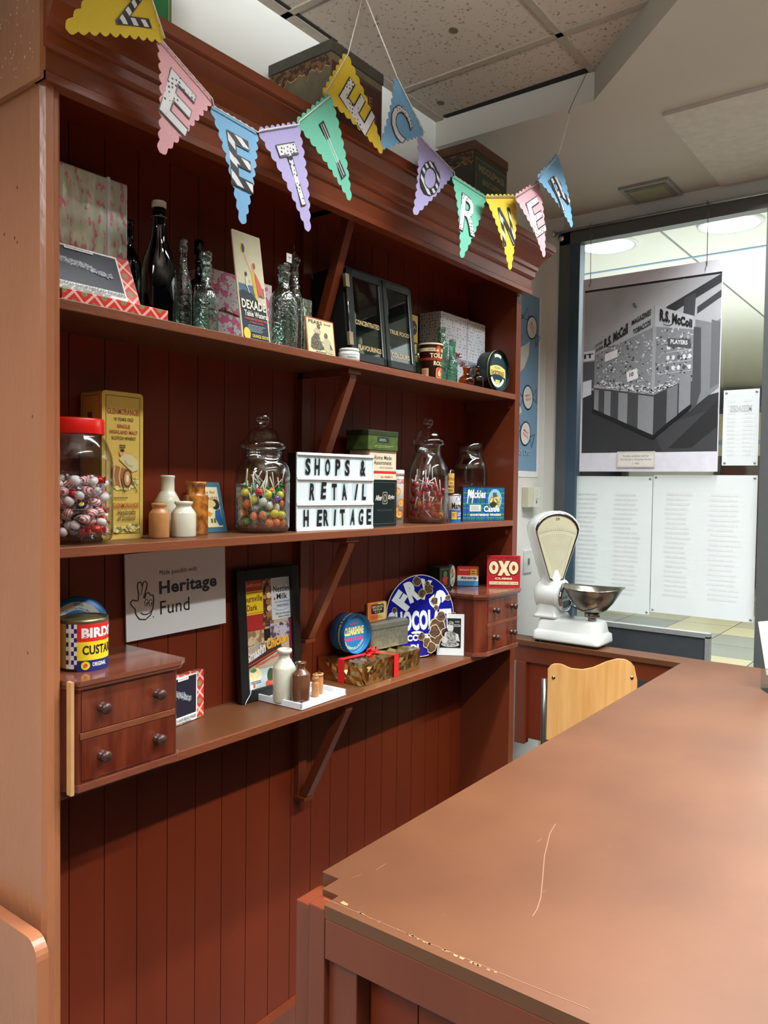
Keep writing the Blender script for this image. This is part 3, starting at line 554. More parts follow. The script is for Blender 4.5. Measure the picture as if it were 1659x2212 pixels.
bottle('pinched_bottle','tall sea green embossed bottle with pinched neck beside the toilet roll tub',(1.515,.055,Z1),[(0,.004),(.020,0),(.0225,.006),(.0225,.088),(.021,.098),(.0225,.104),(.0225,.125),(.018,.142),(.0125,.152),(.0145,.160),(.0145,.168),(.0115,.170),(.0115,.184),(.0135,.186),(.0135,.196),(.009,.196)],g_green,'old glass bottles on the top shelf')
bottle('sauce_bottle','slim frosted sea green bottle with long neck in front of the spotted box',(1.578,.050,Z1),[(0,.004),(.018,0),(.0205,.005),(.0205,.078),(.019,.086),(.0125,.091),(.0115,.096),(.0110,.135),(.0125,.137),(.0125,.160),(.010,.162),(.008,.162)],g_green,'old glass bottles on the top shelf')
t=bottle('ink_bottle','round bellied amber glass bottle with flared neck, nearer the green bottles',(1.648,.030,Z1),[(0,.003),(.022,0),(.029,.008),(.0305,.018),(.027,.030),(.016,.038),(.0115,.043),(.0115,.052),(.0140,.062),(.0165,.070),(.013,.070)],g_amber,'small amber bottles')
t=bottle('ink_bottle','shouldered amber glass bottle with narrow neck, beside the round shortbread tin',(1.752,.045,Z1),[(0,.003),(.022,0),(.025,.006),(.0255,.042),(.022,.050),(.011,.056),(.0095,.060),(.0095,.078),(.0115,.080),(.0115,.088),(.007,.088)],g_amber,'small amber bottles')
t=thing('ribbon_bow','curly pink foil bow resting on the amber bottles against the spotted box','bow',(1.675,.085,Z1)); mb=MB(); q=random.Random(8); pk=mat('pink_foil',(214,168,176),.2,.9,bump=.5,bscale=50)
for i in range(22):
    a=q.random()*6.28; e=.2+1.2*q.random(); l=.022+.012*q.random(); c=Vector((.0,0,.112)) if i%3 else Vector((.035,.0,.086)); d=Vector((math.cos(a)*math.cos(e),math.sin(a)*math.cos(e)*.5,math.sin(e)-.25)); b=d.cross(Vector((0,0,1))).normalized()
    mb.tube([c,c+d*l*.6+b*.004,c+d*l,c+d*l*.9-b*.004,c+d*l*.4-b*.003],.0032,pk,5,flat=.3)
mb.tube([(0,.005,.0),(0,.003,.1)],.002,pk,5); mb.build('loops',t)
t=thing('shortbread_tin','round green tin standing on edge with a yellow shortbread banner','tin',(1.878,.028,Z1+.0828))
RM=Matrix.Rotation(PI/2,4,'X'); gn=ink(20,62,54,.3)
MB().lathe([(0,0),(.080,0),(.0815,.003),(.0815,.012)],gn,56,RM).lathe([(.079,.012),(.0785,-.05),(0,-.05)],mat('tin_side_green',(26,48,40),.3,.3),56,RM).build('body',t)
A=Art(); A.ell(0,0,.0795,.0795,ink(28,40,60),48); A.ell(0,0,.075,.075,pattern('tartan_green',(22,66,56),(24,34,78),'stripes',25,.35,.35),48)
A.poly([(-.062,.010)]+[(-.062+.0155*i,.012+.012*math.sin(PI*i/8)) for i in range(9)]+[(.062,.010),(.066,-.030)]+[(.062-.0155*i,-.022+.010*math.sin(PI*i/8)) for i in range(9)]+[(-.066,-.028)],ink(226,214,120)); A.text('Ayrshire',-.024,.006,.022,.018,ink(90,50,30),.0); A.text('SHORTBREAD',-.050,-.016,.052,.002,ink(110,44,26),.03)
A.arc(0,0,.062,.062,65,115,.013,ink(226,222,210)); A.arc(0,0,.056,.056,-150,-30,.014,ink(226,222,210)); A.rect(-.018,-.052,.018,-.034,ink(200,206,120))
MB().art(A,front(-.0005)).build('printed_lid',t)
MB().tube([(.0812*math.cos(a),-.001,.0812*math.sin(a)) for a in[2*PI*i/56 for i in range(56)]],.0016,mat('gold_rim',(190,160,110),.3,.8),6,True).build('rim',t)
# ================================================================ shelf 2
g_jar=glass('clear_jar_glass',(248,250,249),(196,204,200),refl=1.9,rough=.05); g_pl=glass('clear_plastic',(246,247,248),(200,204,208),refl=1.6,rough=.08,bump=.15,bscale=25)
red=ink(222,32,22,.25)
t=thing('sweet_jar','large clear plastic jar with red screw lid full of wrapped sweets on the middle shelf','jar',(.102,.094,Z2),group='jars of sweets')
MB().lathe([(0,.006),(.066,.004),(.074,.008),(.0785,.020),(.0785,.165),(.0775,.172),(.0785,.178),(.076,.195),(.066,.222),(.058,.234),(.056,.238),(.056,.262)],g_pl,56).build('body',t)
MB().lathe([(.0575,.240),(.0595,.240),(.0600,.243),(.0600,.270),(.058,.2745),(.05,.2745),(.049,.272),(0,.272)],red,56).build('lid',t,label='red screw lid')
# wrapped sweets
def sweet_proto(name,body,twist,label,grp):
    t=thing(name,label,'sweet',(0,0,0),group=grp)
    mb=MB(); mb.lathe([(0,-.011),(.006,-.010),(.0085,-.006),(.009,0),(.0085,.006),(.006,.010),(0,.011)],body,12,Matrix.Rotation(PI/2,4,'Y')); mb.build('sweet',t)
    mb=MB()
    for s in(-1,1):
        vs=[(s*.010,0,0)]; n=7
        for i in range(n+1): a=-.9+1.8*i/n; vs.append((s*(.010+.011*math.cos(a)),.012*math.sin(a),.0025*(-1)**i))
        mb.add(vs,[(0,i,i+1) for i in range(1,n+1)],twist)
    mb.build('twisted_wrapper',t); return t
film=glass('cellophane',(250,251,252),(225,228,232),refl=4,rough=.15); 
whs=pattern('white_red_print',(236,232,230),(214,60,60),'stripes',70,.3,.3)
reds=mat('red_foil_sweet',(196,30,28),.25,.5,bump=.6,bscale=200); blus=pattern('blue_yellow_print',(24,34,110),(232,216,60),'stripes',40,.2,.3); pinks=mat('frosted_white_sweet',(232,226,224),.3)
G='wrapped sweets in the red lidded jar'
protos=[sweet_proto('wrapped_sweet',whs,film,'white wrapped sweet with red print in the red lidded jar',G),sweet_proto('wrapped_sweet',pinks,film,'plain clear wrapped white sweet in the red lidded jar',G),sweet_proto('wrapped_sweet',reds,reds,'red foil wrapped sweet in the red lidded jar',G),sweet_proto('wrapped_sweet',blus,blus,'blue and yellow wrapped sweet in the red lidded jar',G)]
q=random.Random(11); used=set(); pts=[]
def fill(cx,cy,z0,z1,r,n,gap,q):
    out=[];tr=0
    while len(out)<n and tr<40000:
        tr+=1; a=q.random()*2*PI; rr=r*math.sqrt(q.random()); z=z0+(z1-z0)*q.random(); p=Vector((cx+rr*math.cos(a),cy+rr*math.sin(a),z))
        if all((p-o).length>gap for o in out): out.append(p)
    return out
for i,p in enumerate(fill(.102,.094,Z2+.022,Z2+.142,.060,120,.0222,q)):
    left=(p.x<.10 and p.z<Z2+.10)
    k=3 if left and q.random()<.4 else (2 if q.random()<.09 else (0 if q.random()<.6 else 1))
    rot=(q.random()*6,q.random()*1.2-.6,q.random()*6)
    if k in used: dup(protos[k],p,rot)
    else: used.add(k); protos[k].location=p; protos[k].rotation_euler=rot
# whisky tin
gdm=mat('gold_tin_print',(222,190,96),.3,.25,var=.03); 
t=thing('whisky_tin','tall yellow gold tin lettered Single Highland Malt, behind the red lidded jar','tin',(.188,.128,Z2)); w,h,d=.113,.350,.088
M_=Matrix.Translation((0,0,0)); mb=MB(); mb.prism(rrect(w,h,.010,4,w/2,h/2),0,d,gdm,ax='y'); mb.build('body',t,bevel=.0015)
rb=ink(156,78,40);bb=ink(70,60,36); A=Art(); A.frame(.010,.012,w-.009,h-.010,.0012,bb)
A.text('GLENMORANGIE',.014,.296,w-.012,.310,rb,.02); A.text('10 YEARS OLD',.032,.281,.085,.289,bb,.02); A.text('SINGLE',.040,.264,.076,.273,rb,.02); A.text('HIGHLAND MALT',.020,.250,.097,.259,rb,.02); A.text('SCOTCH WHISKY',.025,.236,.092,.244,bb,.02); A.lines(.045,.216,.07,.226,2,bb,3,words=2)
hv=mat('barrel_print',(150,96,56),.4,rgb2=(214,180,110),scale=90,v2=(.42,.55)); gv=mat('meadow_print',(110,112,62),.4,rgb2=(226,208,130),scale=110,v2=(.42,.6))
A.blob(.06,.135,.045,gv,4,22,.25,sy=.5); A.poly([(.024,.170),(.034,.176),(.070,.166),(.078,.146),(.068,.122),(.034,.128),(.024,.146)],ink(150,98,56)); A.line([(.034,.176),(.030,.152),(.034,.128)],.003,ink(208,170,110)); A.line([(.050,.172),(.045,.150),(.050,.125)],.003,ink(208,170,110)); A.ell(.068,.145,.013,.022,ink(96,58,36)); A.ell(.068,.145,.009,.017,ink(186,140,90)); A.ell(.068,.145,.004,.009,ink(226,206,150)); A.poly([(.045,.19),(.055,.204),(.078,.202),(.096,.188),(.098,.166),(.082,.160),(.066,.172)],ink(196,184,140)); A.ell(.052,.206,.007,.008,ink(202,150,104)); A.ell(.053,.211,.006,.004,ink(50,40,30)); A.line([(.06,.188),(.068,.176),(.082,.174)],.005,ink(170,158,116)); A.line([(.05,.145),(.06,.11)],.002,bb); A.line([(.075,.150),(.095,.112)],.002,bb)
A.text('GLENMORANGIE',.028,.074,w-.014,.086,rb,.02); A.text('Handcrafts',.040,.058,.09,.070,bb,.01,.15); A.text('of Scotland',.040,.044,.088,.056,bb,.01,.15); A.lines(.03,.096,.085,.101,1,bb,4); A.blob(.04,.024,.02,gv,7,16,.4,sy=.5); A.blob(.08,.026,.024,gv,8,16,.4,sy=.55)
sd=Art(); sd.frame(.008,.012,d-.008,h-.010,.0012,bb); sd.poly([(.03,.30),(.05,.30),(.044,.26),(.054,.22),(.024,.22),(.036,.26)],ink(90,66,34))
MB().art(A,front(0)).art(sd,lambda a,b,l:(-l,d-a,b)).build('printed_face',t)
# stoneware
stc=mat('grey_cream_stoneware',(206,204,182),.22,var=.05,coat=.4); stb=mat('tan_stoneware',(178,122,74),.35,var=.1,scale=60); sto=mat('mottled_orange_glaze',(190,124,48),.2,rgb2=(128,66,24),scale=45,v2=(.4,.62),coat=.5); stn=mat('brown_stoneware',(98,60,40),.2,var=.08,coat=.5)
GS='stoneware bottles and jars'
def stone(name,label,loc,prof,m,cat='jar'):
    t=thing(name,label,cat,loc,group=GS); MB().lathe(prof,m,44).build('body',t); return t
def sp(r,h,hs,hn,rn,rl,lip=.008): return [(0,.003),(r*.94,0),(r,.004),(r,hs),(r*.97,hs+.003),(r*.97,hs+.004),(rn*1.15,hn-.004),(rn,hn),(rn*.97,h-lip-.003),(rl,h-lip),(rl*1.02,h-lip*.5),(rl,h-.001),(rl*.8,h),(rl*.72,h-.01),(rl*.7,h-.03)]
stone('ink_flagon','tall cream stoneware bottle with pouring lip behind the three smaller jars',(.405,.168,Z2),sp(.033,.155,.085,.115,.0175,.0185,.006),stc,'bottle')
stone('stoneware_jar','small tan brown stoneware jar, leftmost of the group on the middle shelf',(.322,.092,Z2),sp(.0245,.086,.058,.072,.0165,.0185,.007),stb)
stone('stoneware_jar','small cream stoneware jar in front of the tall pouring bottle',(.393,.088,Z2),sp(.031,.090,.057,.075,.0195,.0225,.007),stc)
stone('stoneware_jar','tall mottled orange glazed stoneware jar beside the beer advert card',(.478,.145,Z2),sp(.0320,.140,.100,.105,.0245,.028,.008),sto)
# beer advert card
t=thing('advert_card','blue bordered cream advert card, leaning behind the orange glazed jar','card',(.510,.172,Z2+.001),0,R(-15)); w,h=.102,.142
A=Art(); A.rect(.008,.014,w-.012,h-.014,ink(224,218,176)); A.text('My day for',.014,h-.036,w-.022,h-.024,ink(150,70,50),.02); A.text('GUINNESS',.014,h-.054,w-.016,h-.042,ink(150,70,50),.02)
A.ell(.075,.078,.014,.015,ink(30,28,30)); A.ell(.058,.080,.018,.011,ink(220,190,120)); A.poly([(.030,.048),(.044,.060),(.060,.052),(.05,.044)],ink(226,140,40)); A.poly([(.070,.060),(.088,.066),(.090,.018),(.076,.018),(.066,.040)],ink(28,96,150)); A.rect(.050,.026,.056,.038,ink(120,90,40)); A.rect(.060,.026,.066,.038,ink(120,90,40))
MB().box(0,w,0,.002,0,h,ink(60,108,132)).art(A,front(0)).build('card',t)
# glass jar 1
def gjar(label,loc,pb,lid,zlid):
    t=thing('sweet_jar',label,'jar',loc,group='jars of sweets'); MB().lathe(pb,g_jar,56).build('body',t)
    if lid: MB().lathe(lid,g_jar,48,Matrix.Translation((0,0,zlid))).build('lid',t)
    return t
lidp=[(.048,-.03),(.050,-.004),(.062,-.002),(.0655,.004),(.0655,.014),(.062,.020),(.054,.026),(.047,.037),(.038,.052),(.026,.058),(.012,.062),(.009,.065),(.012,.068),(.0180,.075),(.0195,.084),(.018,.092),(.012,.099),(0,.102)]
gjar('tall round glass jar with knobbed lid, full of lollipops with coloured foil heads',(.676,.100,Z2),[(0,.008),(.062,.004),(.072,.006),(.0775,.016),(.0775,.165),(.074,.185),(.064,.200),(.057,.207),(.0555,.225),(.0575,.235),(.052,.236),(.050,.210),(.058,.196),(.070,.178),(.0735,.16),(.0735,.02),(.066,.010),(0,.012)],lidp,.232)
def lolly_proto(name,headm,stickm,label,grp,stripe=None):
    t=thing(name,label,'lollipop',(0,0,0),group=grp)
    MB().lathe([(0,-.0125),(.006,-.0115),(.0105,-.006),(.0118,0),(.0105,.006),(.006,.0105),(.003,.013)],headm,16).build('sweet',t)
    mb=MB(); mb.tube([(0,0,.01),(0,0,.066)],.0017,stickm,8); mb.build('stick',t)
    mb=MB(); n=9; vs=[(0,0,.011)]+[(.0095*math.cos(2*PI*i/n)*(1+.25*(i%2)),.0095*math.sin(2*PI*i/n)*(1+.25*(i%2)),.019+.003*(i%2)) for i in range(n)]
    mb.add(vs,[(0,1+i,1+(i+1)%n) for i in range(n)],stripe or headm); mb.build('wrapper_frill',t); return t
stk=ink(232,228,210); gfr=mat('green_foil_frill',(40,150,96),.3,.3)
def dotm(n,c): return pattern(n,c,(240,236,225),'dots',260,.3,.25)
G='foil lollipops in the knobbed glass jar'
lp=[lolly_proto('lollipop',dotm('lolly_'+n,c),stk,n+' spotted foil lollipop in the tall glass jar',G,gfr) for n,c in(('orange',(238,110,20)),('yellow',(226,210,40)),('purple',(104,50,140)),('red',(214,44,40)),('green',(80,160,50)))]+[lolly_proto('lollipop',ink(226,230,222,.2),stk,'white foil lollipop in the tall glass jar',G,ink(226,230,222,.2))]
q=random.Random(21); used=set()
for i,p in enumerate(fill(.676,.100,Z2+.026,Z2+.115,.056,64,.0262,q)):
    k=q.choice([0,0,1,1,2,3,4,5,5,0]); o=lp[k]; rot=Matrix.Rotation(q.random()*6.28,3,'Z')@Matrix.Rotation(q.uniform(.1,1.0) if p.z>Z2+.07 else q.uniform(0,2.6),3,'X')
    # keep sticks inside the glass
    for _ in range(30):
        e=p+rot@Vector((0,0,.066)); 
        if math.hypot(e.x-.676,e.y-.1)<.068 and e.z>Z2+.02: break
        rot=Matrix.Rotation(q.random()*6.28,3,'Z')@Matrix.Rotation(q.uniform(0,1.9),3,'X')
    if k in used: dup(o,p,rot.to_euler())
    else: used.add(k); o.location=p; o.rotation_euler=rot.to_euler()
# light box
t=thing('light_box','white cinema light box with black letters spelling Shops & Retail Heritage','light box',(.7665,.056,Z2),R(-10)); w,h,d=.296,.228,.045
MB().box(0,w,.003,d,0,h,ink(14,14,14,.3)).build('case',t,bevel=.002)
lb=mat('white_lightbox_face',(214,226,228),.35,var=.01); lb2=mat('white_rail',(232,240,242),.3,var=.01)
mb=MB(); mb.box(.001,w-.001,0,.003,.002,h-.002,lb); mb.build('panel',t)
mb=MB()
for z in(.0,.074,.149,h-.008): mb.box(0,w,-.005,.001,z,z+.008,lb2); 
for z in(.008,.082,.157): mb.box(0,w,-.0025,.001,z,z+.003,lb2)
mb.box(0,.003,-.003,.001,0,h,lb2);mb.box(w-.003,w,-.003,.001,0,h,lb2); mb.build('rail',t,bevel=.0012)
clr=glass('letter_tile_film',(244,248,248),(225,232,232),refl=.6)
rows=[('SHOPS &',.160,[.040,.074,.113,.152,.189,None,.252],.052),('RETAIL',.087,[.056,.098,.140,.180,.222,.258],.052),('HERITAGE',.010,[.036,.084,.110,.142,.174,.212,.246,.280],.052)]
q=random.Random(6)
for s,z,xs,hh in rows:
    for ch,x in zip(s,xs):
        if ch==' ': continue
        ww={'I':.006,'&':.022,'O':.0185,'L':.016}.get(ch,.0185); sk=q.uniform(-.10,.10) if s!='SHOPS &' else .02
        if s=='RETAIL' and ch=='I': sk=.18
        dz=.004 if (s=='RETAIL' and ch=='E') else 0; A=Art(); F=Art()
        A.text(ch,x-ww/2,z+.003+dz,x+ww/2,z+hh+dz,blackm,.035,sk); F.rect(x-.013,z+.001,x+.013,z+hh+.005,clr)
        MB().art(F,front(-.0006)).art(A,front(-.0012)).build('letter_tile',t,label='black letter '+ch)
# green tin on chocolate box
t=thing('chocolate_box','cream card box with red bands reading Home Made Assortment, under the green tin','box',(1.160,.105,Z2)); w,h,d=.155,.252,.08
A=Art(); A.text('Home Made',.030,.222,.128,.236,ink(70,66,60),.01); A.text('Assortment',.030,.205,.128,.219,ink(70,66,60),.01); A.text('H',.030,.222,.040,.237,ink(200,50,40),.02); A.text('of fine chocolates',.06,.193,.135,.199,ink(110,100,90),0); A.rect(0,.176,w,.184,ink(210,44,36)); A.text("by Kelly's",.07,.160,.135,.168,ink(200,60,50),.02); A.ell(.005,.165,.010,.010,ink(210,44,36)); A.rect(-.0,.238,.006,.252,ink(210,44,36))
MB().box(0,w,0,d,0,h,ink(220,212,182)).art(A,front(0)).build('box',t)
t=thing('toffee_tin','small worn green tin with dark label resting on the Home Made Assortment box','tin',(1.150,.098,Z2+.2528)); w,h,d=.165,.066,.095
gt=mat('worn_green_print',(92,116,52),.4,.2,rgb2=(64,84,42),scale=40,v2=(.35,.7)); MB().box(0,w,0,d,0,h-.016,gt).build('body',t,bevel=.002); A=Art(); A.rect(.050,.026,.112,.044,ink(36,48,50)); A.lines(.056,.030,.106,.040,2,ink(170,180,160),2,words=3); A.lines(.03,.008,.14,.018,2,ink(150,166,90),5); MB().art(A,front(0)).build('label',t)
MB().box(-.0015,w+.0015,-.0015,d,h-.018,h,mat('dark_green_lid',(58,72,44),.4,.3,var=.2)).build('lid',t,bevel=.002)
# mint chocolate box
t=thing('mint_chocolate_box','flat upright black green chocolate box, right beside the light box','box',(1.112,.052,Z2)); w,h,d=.136,.154,.045
wf=ink(222,222,214); A=Art(); A.frame(.008,.010,w-.008,h-.008,.0007,ink(120,124,112)); A.text('After',.020,.086,.055,.104,wf,.02,.15); A.text('Eight',.088,.086,.122,.104,wf,.02,.15); A.poly(rrect(.026,.040,.005,3,.071,.094),ink(180,170,130)); A.poly(rrect(.022,.036,.004,3,.071,.094),ink(24,34,32)); A.ell(.071,.094,.008,.013,ink(150,146,120)); A.ell(.071,.094,.005,.009,ink(24,34,32)); A.text('MINT CHOCOLATES',.028,.052,.112,.056,ink(90,96,88),0)
MB().prism(rrect(w,h,.005,3,w/2,h/2),0,d,ink(20,32,31,.3),ax='y').art(A,front(0)).build('box',t)
# oat biscuit canister
t=thing('biscuit_canister','tall white biscuit canister with orange biscuit pictures, beside the black mint box','canister',(1.350,.130,Z2),R(-35)); r,h=.028,.190
A=Art(); A.text('OATCAKES',-.018,.142,.03,.158,ink(190,40,50),.02); bi=mat('biscuit_print',(222,130,50),.4,rgb2=(240,180,90),scale=120,v2=(.4,.6))
for x,y in((-.004,.115),(.012,.075),(-.010,.052),(.004,.035)): A.ell(x,y,.013,.013,ink(180,90,40)); A.ell(x,y,.0115,.0115,bi)
A.lines(-.012,.014,.02,.026,2,ink(90,60,30),2,words=3); MB().lathe([(0,0),(r,0),(r,h-.018)],ink(228,226,218,.3),36).art(A,cyl(r)).build('body',t); MB().lathe([(r,h-.020),(r+.0015,h-.02),(r+.0015,h-.002),(r-.002,h),(0,h)],ink(236,236,230,.3),36).build('lid',t)
# jar 2
gjar('tall round glass jar with knobbed lid, holding red lollipops with white sticks',(1.500,.098,Z2),[(0,.008),(.058,.004),(.070,.006),(.0765,.018),(.0765,.165),(.0775,.17),(.0765,.175),(.074,.195),(.065,.220),(.055,.240),(.0475,.252),(.0465,.280),(.049,.285),(.044,.285),(.043,.25),(.052,.236),(.070,.195),(.0725,.16),(.0725,.02),(.062,.010),(0,.012)],[(r_*.92,z_) for r_,z_ in lidp],.283)
G='red lollipops in the taller glass jar'; rl=mat('red_boiled_sweet',(170,24,34),.12,var=.2,coat=.6,bump=.3,bscale=120); yl=pattern('red_yellow_wrap',(206,40,36),(240,190,40),'stripes',60,.35,.3)
lp=[lolly_proto('lollipop',rl,ink(240,238,232),'red lollipop with white stick and clear wrapper in the right glass jar',G,film),lolly_proto('lollipop',yl,ink(240,238,232),'red and yellow wrapped lollipop low in the right glass jar',G,film)]
q=random.Random(33); used=set()
for i,p in enumerate(fill(1.5,.098,Z2+.026,Z2+.150,.055,38,.028,q)):
    k=1 if q.random()<.12 else 0; o=lp[k]
    for _ in range(60):
        rot=Matrix.Rotation(q.random()*6.28,3,'Z')@Matrix.Rotation(q.uniform(0,2.4),3,'X'); e=p+rot@Vector((0,0,.066))
        if math.hypot(e.x-1.5,e.y-.098)<.068 and Z2+.02<e.z<Z2+.215: break
    if k in used: dup(o,p,rot.to_euler())
    else: used.add(k); o.location=p; o.rotation_euler=rot.to_euler()
# milk powder tin
t=thing('milk_powder_tin','small blue and white round tin, between the glass jar and blue tartan tin','tin',(1.634,.066,Z2),R(-32)); r,h=.0255,.106
A=Art(); bl=ink(30,96,170); A.rect(-.03,.0,.06,.046,bl,12); A.ell(.010,.088,.014,.010,bl); A.text('Cadbury',.0,.084,.020,.092,white,.02); A.text('Marvel',-.020,.050,.030,.074,blackm,.02); A.rect(-.020,.012,-.001,.040,ink(232,190,40),3); A.text('PINT',-.018,.018,-.003,.036,ink(206,60,40),.02); A.text('Low fat',.003,.032,.024,.040,white,.01);A.text('pure',.003,.023,.018,.030,white,.01);A.text('skimmed',.003,.013,.026,.020,white,.01)
MB().lathe([(0,0),(r,0),(r,h-.004)],ink(232,234,234,.3),36).art(A,cyl(r)).build('body',t); MB().lathe([(r+.001,h-.005),(r+.001,h),(r-.002,h+.001),(r-.003,h-.003),(0,h-.003)],steel,36).build('lid',t)
t=thing('pastille_bottle','slim glass bottle with a yellow label, standing behind the blue and white milk tin','bottle',(1.700,.130,Z2),R(-45)); r=.0185
MB().lathe([(0,0),(r,0),(r,.196),(r*.7,.20)],g_jar,28).build('body',t)
A=Art(); A.rect(-.022,.110,.026,.185,ink(214,164,84),12); A.text('PASTILLES',-.018,.158,.024,.168,blackm,.02); A.lines(-.012,.144,.016,.150,1,blackm,2,words=3); A.text('MILK',-.010,.128,.018,.139,blackm,.02); A.lines(-.016,.114,.02,.124,2,blackm,3); MB().art(A,cyl(r)).build('label',t)
gjar('wide empty open glass jar without a lid, behind the blue tartan tin',(1.868,.142,Z2),[(0,.006),(.066,.003),(.0735,.014),(.0735,.20),(.070,.225),(.060,.248),(.0525,.256),(.0515,.285),(.0535,.312),(.050,.312),(.049,.256),(.057,.244),(.067,.222),(.070,.2),(.070,.016),(0,.01)],None,0)
# tartan tin
t=thing('shortbread_tin','blue and green tartan shortbread tin with oval castle picture, at shelf end','tin',(1.728,.086,Z2),R(-26)); w,h,d=.197,.133,.034
tb_=ink(30,84,160); A=Art(); A.rect(.002,.002,w-.002,h-.002,tb_)
for x in(.03,.075,.12,.165): A.rect(x,.002,x+.016,h-.002,ink(34,116,84)); A.l-=1
A.l+=1
for z in(.02,.062,.104): A.rect(.002,z,w-.002,z+.012,ink(28,104,110)); A.l-=1
A.l+=1
for x in(.018,.036,.060,.081,.106,.126,.150,.171): A.rect(x,.002,x+.002,h-.002,ink(16,36,70)); A.l-=1
for z in(.012,.025,.05,.067,.09,.109): A.rect(.002,z,w-.002,z+.0018,ink(90,180,90)); A.l-=1
A.l+=1; A.ell(.150,.084,.032,.042,ink(150,196,220)); A.ell(.150,.084,.030,.040,ink(130,184,214)); A.poly([(.121,.08),(.135,.1),(.15,.108),(.165,.1),(.178,.09),(.172,.062),(.150,.046),(.130,.056)],gv); A.poly([(.122,.066),(.14,.078),(.16,.07),(.15,.048),(.135,.050)],ink(50,50,36)); A.rect(.140,.094,.158,.112,ink(90,86,60))
A.text('Mackies',.020,.090,.104,.122,white,.03,.1); A.text('M',.018,.070,.044,.124,white,.0,.15); A.rect(.032,.038,.084,.064,ink(214,214,206)); A.lines(.036,.042,.080,.060,3,ink(130,140,150),2); A.text('Castle',.098,.036,.172,.060,white,.03); A.text('SHORTBREAD FINGERS',.034,.020,.180,.029,white,.03)
MB().box(0,w,0,d,0,h,mat('dark_tin_side',(54,60,60),.4,.4)).art(A,front(0)).build('body',t); MB().box(-.001,w+.001,-.001,d,h-.001,h+.003,mat('dark_tin_side',(0,0,0))).build('lid',t)
# ================================================================ shelf 3 (lowest)
zt=1.3495
t=thing('custard_tin','red, yellow and blue round custard tin with checked band, on the left drawer box','tin',(.098,.058,zt),R(-30)); r,h=.0505,.112
A=Art(); cy=ink(240,212,36); rd=ink(218,36,30); bu=ink(28,38,110)
A.rect(-.150,.006,.150,h-.010,ink(176,146,60),60); A.rect(-.040,.006,.12,h-.010,white,40); A.l+=1
for i in range(10):
    for j in(0,2,3): 
        if (i+j)%2: A.rect(-.040+.0062*j,.006+.0096*i,-.040+.0062*(j+1),.006+.0096*(i+1),bu,1,A.l)
A.rect(-.015,.006,.12,h-.010,rd,40); A.rect(-.015,.0,.12,.064,cy,40); A.rect(-.015,.0,.12,.024,bu,40)
A.text('BIRDS',-.006,.072,.072,.094,white,.05); A.text('CUSTARD',-.004,.036,.082,.056,blackm,.03); A.ell(.002,.013,.009,.009,cy); A.blob(.002,.013,.005,ink(214,90,40),3); A.text('ORIGINAL',.016,.010,.05,.019,white,.03); A.rect(-.0325,.02,-.0285,.085,cream)
MB().lathe([(0,0),(r,0),(r,h-.005)],steel,56).art(A,cyl(r)).build('body',t); MB().lathe([(r+.0012,h-.008),(r+.0016,h-.001),(r-.002,h),(r-.004,h-.005),(r-.012,h-.005),(r-.014,h-.001),(0,h)],mat('tin_lid_bronze',(134,124,88),.3,.8),56).build('lid',t)
bt=ink(24,108,168,.35)
t=thing('ribbon_tin','round bright blue disc shaped tin with curved paper label, standing behind the custard tin','tin',(.150,.165,zt+.071),R(-38)); MB().lathe([(0,.012),(.066,.012),(.068,.008),(.068,-.010),(.066,-.013),(0,-.013)],bt,56,RM).build('body',t)
A=Art(); A.arc(0,0,.048,.048,30,150,.019,ink(206,212,206)); A.at('ONE ROLL',0,0,.048,.007,100,74,blackm,.02); A.at('24 x 1 1/2 Yds. (75mm x 44m)',0,0,.039,.006,128,52,blackm,.01); MB().art(A,front(-.012)).build('paper_label',t)
# heritage fund board
t=thing('fund_board','white board with crossed fingers logo, reading Made possible with','board',(.318,.218,1.348),R(-1)); t.rotation_euler=(0,R(-1.5),R(-2)); w,h=.322,.225
navy=ink(18,50,78); A=Art(); A.text('Made possible with',.102,.158,.222,.174,blackm,.0); A.text('Heritage',.100,.100,.290,.145,navy,.03); A.text('Fund',.102,.056,.196,.092,blackm,.0)
hp=[(.012,.100),(.020,.106),(.030,.103),(.036,.102),(.038,.120),(.034,.140),(.037,.149),(.044,.150),(.047,.143),(.049,.136),(.052,.148),(.059,.150),(.064,.144),(.061,.130),(.052,.108),(.055,.105),(.060,.118),(.068,.120),(.072,.112),(.080,.112),(.083,.100),(.080,.078),(.072,.060),(.056,.050),(.038,.054),(.028,.068),(.026,.082),(.018,.090),(.012,.100)]
A.line(hp,.0032,blackm); A.line([(.049,.136),(.045,.116)],.002,blackm); A.ell(.060,.094,.0055,.009,blackm); A.ell(.060,.094,.004,.0072,white); A.ell(.061,.092,.002,.0032,blackm); A.ell(.073,.092,.0055,.009,blackm); A.ell(.073,.092,.004,.0072,white); A.ell(.074,.090,.002,.0032,blackm)
A.arc(.058,.074,.016,.010,200,345,.0024,blackm); A.ell(.080,.054,.0016,.0016,blackm)
MB().box(0,w,0,.005,0,h,mat('gloss_white_board',(218,220,218),.3,var=.01)).art(A,front(0)).build('board',t,bevel=.0006)
shortbread('shortbread_box','small upright red tartan shortbread box beside the left drawer box on lowest shelf',(.395,.150,Z3+.001),R(10),0,.140,.02,.130,1,0.004,.112,'tartan shortbread boxes')
